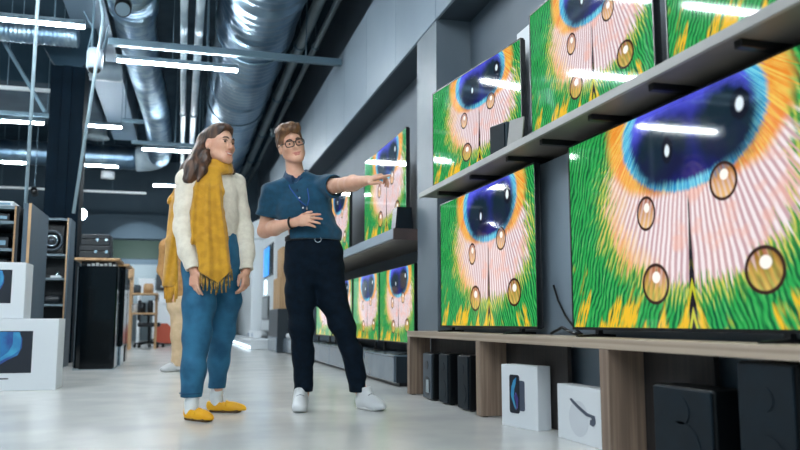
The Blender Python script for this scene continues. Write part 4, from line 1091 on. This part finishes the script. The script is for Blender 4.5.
cu = ((.25, .3, .2), (.32, .35, .25), (.4, .4, .25), (.45, .4, .25))
hand_sdf(q, wrR, haR-wrR, nrm(-FH*.75-RT*.55), 1, cu, .05, .95, .6)
hand_sdf(q, wrL, haL-wrL, nrm(RT*.85-FH*.30), -1, ((.4, .5, .3), (.5, .55, .35), (.6, .6, .35), (.65, .6, .35)), .05, .95, .6)
for a, b, c in ((hipA, knA, anA), (hipB, knB, anB)):
    q.cap(pelv*.5+a*.5, a, .075, .073, k=.03).cap(a, b, .073, .047, k=.03).cap(b, b+(c-b)*.35, .047, .048, k=.02).cap(b+(c-b)*.35, c, .048, .031, k=.02)
    q.cap(c, (c[0], c[1], .05), .031, .028, k=.02)
q.nets('body', M['skin'], wom)
face_bits(wom, H, True, True)
# long hair, tucked behind the ear, falling over the back shoulder
q = F(np.minimum(H(0, 0, 0), at(172, 200, 4.4))-np.array([.16, .2, .1]), H(0, 0, .0)+np.array([.2, .22, .2]), .0042)
q.ell(H(0, -.018, .037), (.079, .097, .091), H.R, .02)
q.ell(H(0, .03, .085), (.062, .06, .042), H.R, .03)
q.ell(H(.0, .095, -.02), (.07, .072, .102), H.R, .010, cut=True)
q.ecap(H(0, .08, -.1), H(0, .02, -.1), (.1, .07), (.1, .07), H.R[0], .01, cut=True)
q.chain([H(.03, -.075, .02), at(202, 154, 4.44), at(194, 167, 4.38), at(187, 180, 4.34)], [.052, .042, .034, .014], .05)
q.chain([H(.0, -.07, -.01), at(198, 158, 4.50), at(187, 169, 4.44), at(177, 180, 4.40)], [.058, .042, .028, .010], .05)
q.ecap(at(207, 152, 4.44), at(189, 180, 4.36), (.045, .032), (.04, .018), nrm(RT+FH*.4), .05)
q.chain([H(.055, -.03, -.03), at(207, 156, 4.40), at(203, 170, 4.345), at(198, 181, 4.32)], [.018, .020, .018, .008], .04)
q.chain([H(-.062, -.02, -.02), at(228, 160, 4.56), at(231.5, 172, 4.55), at(231, 180, 4.53)], [.022, .022, .018, .008], .02)
q.ell(H(.088, .006, -.014), (.04, .028, .036), H.R, .008, cut=True)
q.ell(H(.06, .06, -.07), (.05, .06, .06), H.R, .008, cut=True)
q.wrinkle(.0009, 230, 7, 5, squash=(1.3, 1.3, .15))
q.nets('hair', M['hair_w'], wom)
build('earring', MB().sphere(H(.081, .004, -.042), .004), M['chrome'], wom, True)
# sweater
q = F(np.min([shR, elR, wrR, wrL, waist], 0)-np.array([.18, .25, .1]), np.max([shR, shL, wrL, upr], 0)+np.array([.2, .25, .14]), .0055)
lo_ = at(213, 236, 4.52)
q.ecap(lo_, at(212, 216, 4.52), (.140, .118), (.150, .125), lat, .03).ecap(at(212, 216, 4.52), chest, (.150, .125), (.150, .118), lat, .04).ecap(chest, upr, (.150, .118), (.125, .09), lat, .04).ecap(upr, nkb, (.1, .075), (.06, .058), lat, .04)
q.cap(upr, shR, .07, .062, k=.05).cap(upr, shL, .07, .06, k=.05)
q.chain([shR, shR*.4+elR*.6, elR, elR*.45+wrR*.55, wrR], [.063, .066, .062, .060, .042], .03)
q.chain([shL, shL*.4+elL*.6, elL, elL*.45+wrL*.55, wrL], [.061, .060, .056, .052, .040], .03)
q.wrinkle(.0038, 34, 31, 5, squash=(1, 1, .6)); q.wrinkle(.0015, 90, 32, 3)
for a, b in ((elR, wrR), (elL, wrL)):
    q.plane(b-(b-a)*.02, b-a, .003, b-.1, b+.12); q.cap(b-(b-a)*.25, b+(b-a)*.1, .031, .034, k=.003, cut=True)
q.plane(lo_+ZZ*.005, -ZZ, .006, lo_-np.array([.22, .22, .2]), lo_+np.array([.14, .22, .3])) if False else None
sw = q.nets('sweater', M['sweater'], wom)
for a, b in ((elR, wrR), (elL, wrL)):
    d = nrm(b-a); e1 = nrm(np.cross(d, FH)); e2 = np.cross(d, e1)
    build('cuff', MB().tube(torus_pts(b-d*.012, e1, e2, .0385, .0385), .007, 8, False), M['sweater'], sw, True)
# jeans
q = F(np.min([anA, anB, pelv, hipA], 0)-np.array([.25, .25, .1]), np.max([waist, hipB, anB], 0)+np.array([.22, .25, .06]), .0055)
q.ecap(at(213, 231, 4.52), pelv, (.136, .112), (.168, .135), lat, .03).ecap(pelv, at(211, 268, 4.52), (.168, .135), (.165, .122), lat, .03)
hmA = at(190.5, 397, 4.345); hmB = at(216.5, 388, 4.705)
q.chain([hipA, at(199, 305, 4.42), knA, at(193.5, 370, 4.36), hmA-ZZ*.03], [.098, .088, .076, .064, .056], .035)
q.chain([hipB, at(225, 300, 4.62), knB, at(218.5, 362, 4.68), hmB-ZZ*.03], [.098, .088, .074, .060, .046], .035)
q.wrinkle(.0022, 28, 41, 5, squash=(1, 1, 1.2)); q.wrinkle(.0015, 80, 42, 4, squash=(1, 1, 1.6))
for p, r in ((hmA, .046), (hmB, .037)):
    q.plane(p, -ZZ, .003, p-.12, p+.12); q.cap(p-ZZ*.05, p+ZZ*.05, r, r, k=.003, cut=True)
q.plane(at(213, 228, 4.52), ZZ, .003)
je = q.nets('jeans', M['denim'], wom)
for p, r in ((hmA, .0545), (hmB, .0445)):
    build('hem_seam', MB().tube(torus_pts(p+ZZ*.022, RT, FH, r+.004, r+.004), .003, 6, False), M['denim_seam'], je, True)
# socks and loafers
for c, hm in ((anA, hmA), (anB, hmB)):
    kn = knA if c is anA else knB; hm = kn+(c-kn)*((hm[2]+.07-kn[2])/(c[2]-kn[2]))
    q = F(np.array([c[0], c[1], 0])-np.array([.1, .1, .02]), np.array([c[0], c[1], .3])+np.array([.1, .1, .05]), .0045)
    q.cap(hm+ZZ*.04, (c[0], c[1], .09), .040, .036, k=.01).cap((c[0], c[1], .09), (c[0], c[1], .05), .036, .036, k=.01)
    q.plane(hm+ZZ*.02, ZZ, 0); q.plane((0, 0, .03), -ZZ, 0)
    q.wrinkle(.0015, 120, 8, 3)
    q.nets('sock', M['sock'], wom)
d = nrm(RT*.80-FH*.60); h0 = np.array([anA[0], anA[1], 0])-d*.055
shoe(wom, h0, d, .235, .95, 'loafer', 'soledark', 'loafer')
d = nrm(RT*1.-FH*.12); h0 = np.array([anB[0], anB[1], 0])-d*.06
shoe(wom, h0, d, .245, .95, 'loafer', 'soledark', 'loafer')
# scarf: wrapped collar, a tail in front and one over the shoulder behind
q = F(np.min([at(160, 230, 4.3), at(160, 292, 4.3), at(200, 290, 4.25)], 0)-np.array([.1, .15, .06]), np.max([at(236, 160, 4.6), nkb, at(236, 280, 4.4)], 0)+np.array([.14, .2, .12]), .0052)
nc = at(217, 165, 4.48)
for dz, rr_, r in ((-.034, .070, .024), (-.006, .064, .023), (.018, .060, .018)):
    q.chain(torus_pts(nc+ZZ*dz, nrm(lat+ZZ*.12), nrm(front-ZZ*.16), rr_, rr_*.98, 16), [r]*17, .010)
ft = [at(211, 170, 4.39), at(209, 190, 4.345), at(208, 212, 4.325), at(212, 240, 4.315), at(215, 268, 4.305), at(216.5, 290, 4.31)]
fw = [.055, .085, .098, .098, .088, .082]
lf = nrm(RT*.90+FH*.32)
for i in range(5): q.ecap(ft[i], ft[i+1], (fw[i], .024), (fw[i+1], .022), lf, .02)
bt = [at(203, 172, 4.56), at(186, 178, 4.58), at(176, 200, 4.56), at(172, 240, 4.54), at(171, 284, 4.53)]
bw = [.05, .065, .062, .058, .06]
lb = nrm(RT*.75-FH*.55)
for i in range(4): q.ecap(bt[i], bt[i+1], (bw[i], .022), (bw[i+1], .02), lb, .02)
sl, x, y, z = q.reg(q.lo, q.lo+q.n*q.h)
uu = x*lf[0]+y*lf[1]
ph = (uu-ft[0]@lf)/(.30+.55*np.clip(nkb[2]-z, 0, 1))*38+.8*np.sin(z*6)
q.v[sl] += (.0055*(np.sin(ph)+.6*np.sin(2*ph+1))*np.clip((nkb[2]-.06-z)*8, 0, 1)).astype(np.float32)
q.wrinkle(.002, 45, 51, 4, squash=(1, 1, .3))
e0 = at(218, 283, 4.31)
for n_ in (-ZZ-lf*.55, -ZZ+lf*1.0): q.plane(e0, n_, .004, e0-np.array([.22, .2, .2]), e0+np.array([.25, .2, .25]))
sc_ = q.nets('scarf', M['scarf'], wom)
mb = MB()
for i in range(22):
    f = i/21*2-1
    a_ = f*.083-.014
    p = e0+lf*a_+ZZ*(.004+(-.55*a_ if a_ < 0 else 1.0*a_))-FH*.004*math.cos(f*3)
    ln = (.062 if abs(f) < .6 else .075)*(1+.25*math.sin(i*2.3)); sw_ = .01*math.sin(i*1.9)
    mb.tube([p+ZZ*.01, p-ZZ*ln*.5+lf*sw_*.6, p-ZZ*ln+lf*sw_], [.0045, .0055, .0035], 6)
build('fringe', mb, M['fringe'], sc_, True, label='twisted tassels along the front scarf end')
mb = MB()
e1 = bt[-1]+ZZ*.005
for i in range(16):
    f = i/15*2-1; p = e1+lb*f*.056+front*.004*math.cos(i)
    ln = .09*(1+.3*math.sin(i*2.1)); sw_ = .012*math.sin(i*1.7)
    mb.tube([p+ZZ*.02, p-ZZ*ln*.5+lb*sw_*.6, p-ZZ*ln+lb*sw_], [.006, .007, .004], 6)
build('fringe', mb, M['scarf'], sc_, True)

# ---------------------------------------------------------------- someone behind the woman
gnd = at(178, 372, 8.5); gnd[2] = 0
per = thing('person', tuple(gnd), 'person in tan jacket and beige trousers standing mostly hidden behind the woman', 'person')
lat = nrm(RT*.9+FH*.3); D0 = 8.55
pelv = at(182, 299, D0); waist = at(182, 283, D0); chest = at(183, 258, D0); nkb = at(184, 238, D0)
H = head_frame(at(186, 224, D0), 2.4, 0, 0)
shR = at(166.5, 246, D0); elR = at(163.5, 270, D0+.05); wrR = at(169, 289, D0-.1); haR = at(171, 299, D0-.13)
shL = at(201, 246, D0+.1); elL = at(205, 270, D0+.1); wrL = at(205, 292, D0); haL = at(205, 303, D0)
hA = at(179, 304, D0); kA = at(179, 336, D0-.02); aA = at(178, 367, D0); hB = at(191, 304, D0+.05); kB = at(192, 336, D0+.05); aB = at(193, 367, D0+.1)
q = F(np.min([shR, elR, aA, haR], 0)-np.array([.25, .3, .12]), np.max([shL, elL, aB, H(0, 0, .13)], 0)+np.array([.25, .3, .14]), .009)
head_sdf(q, H); q.cap(nkb, H(0, -.02, -.05), .055, .05, k=.03)
q.ecap(pelv, chest, (.13, .1), (.14, .1), lat, .03).ecap(chest, nkb, (.13, .09), (.06, .06), lat, .03)
for a, b, c, h in ((shR, elR, wrR, haR), (shL, elL, wrL, haL)):
    q.cap(a, b, .046, .04, k=.02).cap(b, c, .04, .028, k=.02)
    hand_sdf(q, c, h-c, nrm(-FH), 1, cu, .05, 1.1, .6)
for a, b, c in ((hA, kA, aA), (hB, kB, aB)): q.cap(a, b, .075, .05, k=.03).cap(b, c, .05, .036, k=.02).cap(c, (c[0], c[1], .04), .036, .036, k=.02)
q.nets('body', M['skin2'], per)
q = F(H(0, 0, .03)-.16, H(0, 0, .03)+.16, .006)
q.ell(H(0, -.02, .036), (.085, .103, .097), H.R, .02); q.ell(H(0, .09, -.02), (.068, .065, .09), H.R, .01, cut=True); q.plane(H(0, 0, -.07), -H.R[2], .01)
q.nets('hair', M['hair_w'], per)
q = F(np.min([shR, elR, wrR, pelv], 0)-np.array([.25, .3, .1]), np.max([shL, elL, wrL, nkb], 0)+np.array([.2, .3, .1]), .009)
q.ecap(at(182, 291, D0), chest, (.175, .135), (.18, .13), lat, .03).ecap(chest, nkb, (.17, .11), (.075, .07), lat, .05)
for a, b, c in ((shR, elR, wrR), (shL, elL, wrL)): q.chain([a, b, c-(c-b)*.08], [.07, .064, .05], .04)
q.cap(at(183, 249, D0), shR, .085, .07, k=.05).cap(at(183, 249, D0), shL, .085, .07, k=.05)
q.wrinkle(.004, 24, 61, 5)
q.nets('jacket', M['tan'], per)
q = F(np.min([aA, aB, pelv], 0)-np.array([.25, .3, .05]), np.max([waist, hB], 0)+np.array([.25, .3, .06]), .009)
q.ecap(waist, at(182, 306, D0), (.155, .12), (.165, .125), lat, .03)
q.chain([hA, kA, aA+ZZ*.03], [.105, .085, .075], .03).chain([hB, kB, aB+ZZ*.03], [.105, .085, .075], .03)
q.wrinkle(.005, 24, 62, 5); q.plane(aA+ZZ*.01, -ZZ, .003)
q.nets('trousers', M['beige'], per)
d = nrm(-FH*.6-RT*.5)
for c in (aA, aB): shoe(per, np.array([c[0], c[1], 0])-d*.06, d, .28, 1.05)

# ------------------------------------------------------------------ light, camera
W = bpy.data.worlds.new('World'); S.world = W; W.use_nodes = True
W.node_tree.nodes['Background'].inputs[0].default_value = (.42, .68, .85, 1)
W.node_tree.nodes['Background'].inputs[1].default_value = .75
def light(kind, name, loc, aim, energy, color=(1, 1, 1), **k):
    l = bpy.data.lights.new(name, kind); l.energy = energy; l.color = color
    for a, v in k.items(): setattr(l, a, v)
    o = bpy.data.objects.new(name, l); COL.objects.link(o); o.location = loc
    o.rotation_euler = (Vector(aim)-Vector(loc)).to_track_quat('-Z', 'Y').to_euler()
    return o
light('SPOT', 'wall_spot_light', (-1.22, 22.5, 2.25), (-1.22, 24, 2.25), 190, (.9, .96, 1), spot_size=math.radians(80), spot_blend=.15, shadow_soft_size=.03)
cd = bpy.data.cameras.new('Camera'); cam = bpy.data.objects.new('Camera', cd); COL.objects.link(cam); S.camera = cam
cd.lens = 35.01; cd.sensor_width = 36; cd.clip_start = .05; cd.clip_end = 100
cam.matrix_world = Matrix(((RT[0], UP[0], -FW[0], 0), (RT[1], UP[1], -FW[1], 0), (RT[2], UP[2], -FW[2], CH), (0, 0, 0, 1)))
cd.dof.use_dof = True; cd.dof.focus_distance = 4.7; cd.dof.aperture_fstop = 2.2
S.view_settings.view_transform = 'Standard'; S.view_settings.look = 'None'; S.view_settings.gamma = 1; S.view_settings.exposure = 0
S.view_settings.use_curve_mapping = False
S.cycles.use_denoising = True
S.cycles.max_bounces = 6; S.cycles.sample_clamp_indirect = 6
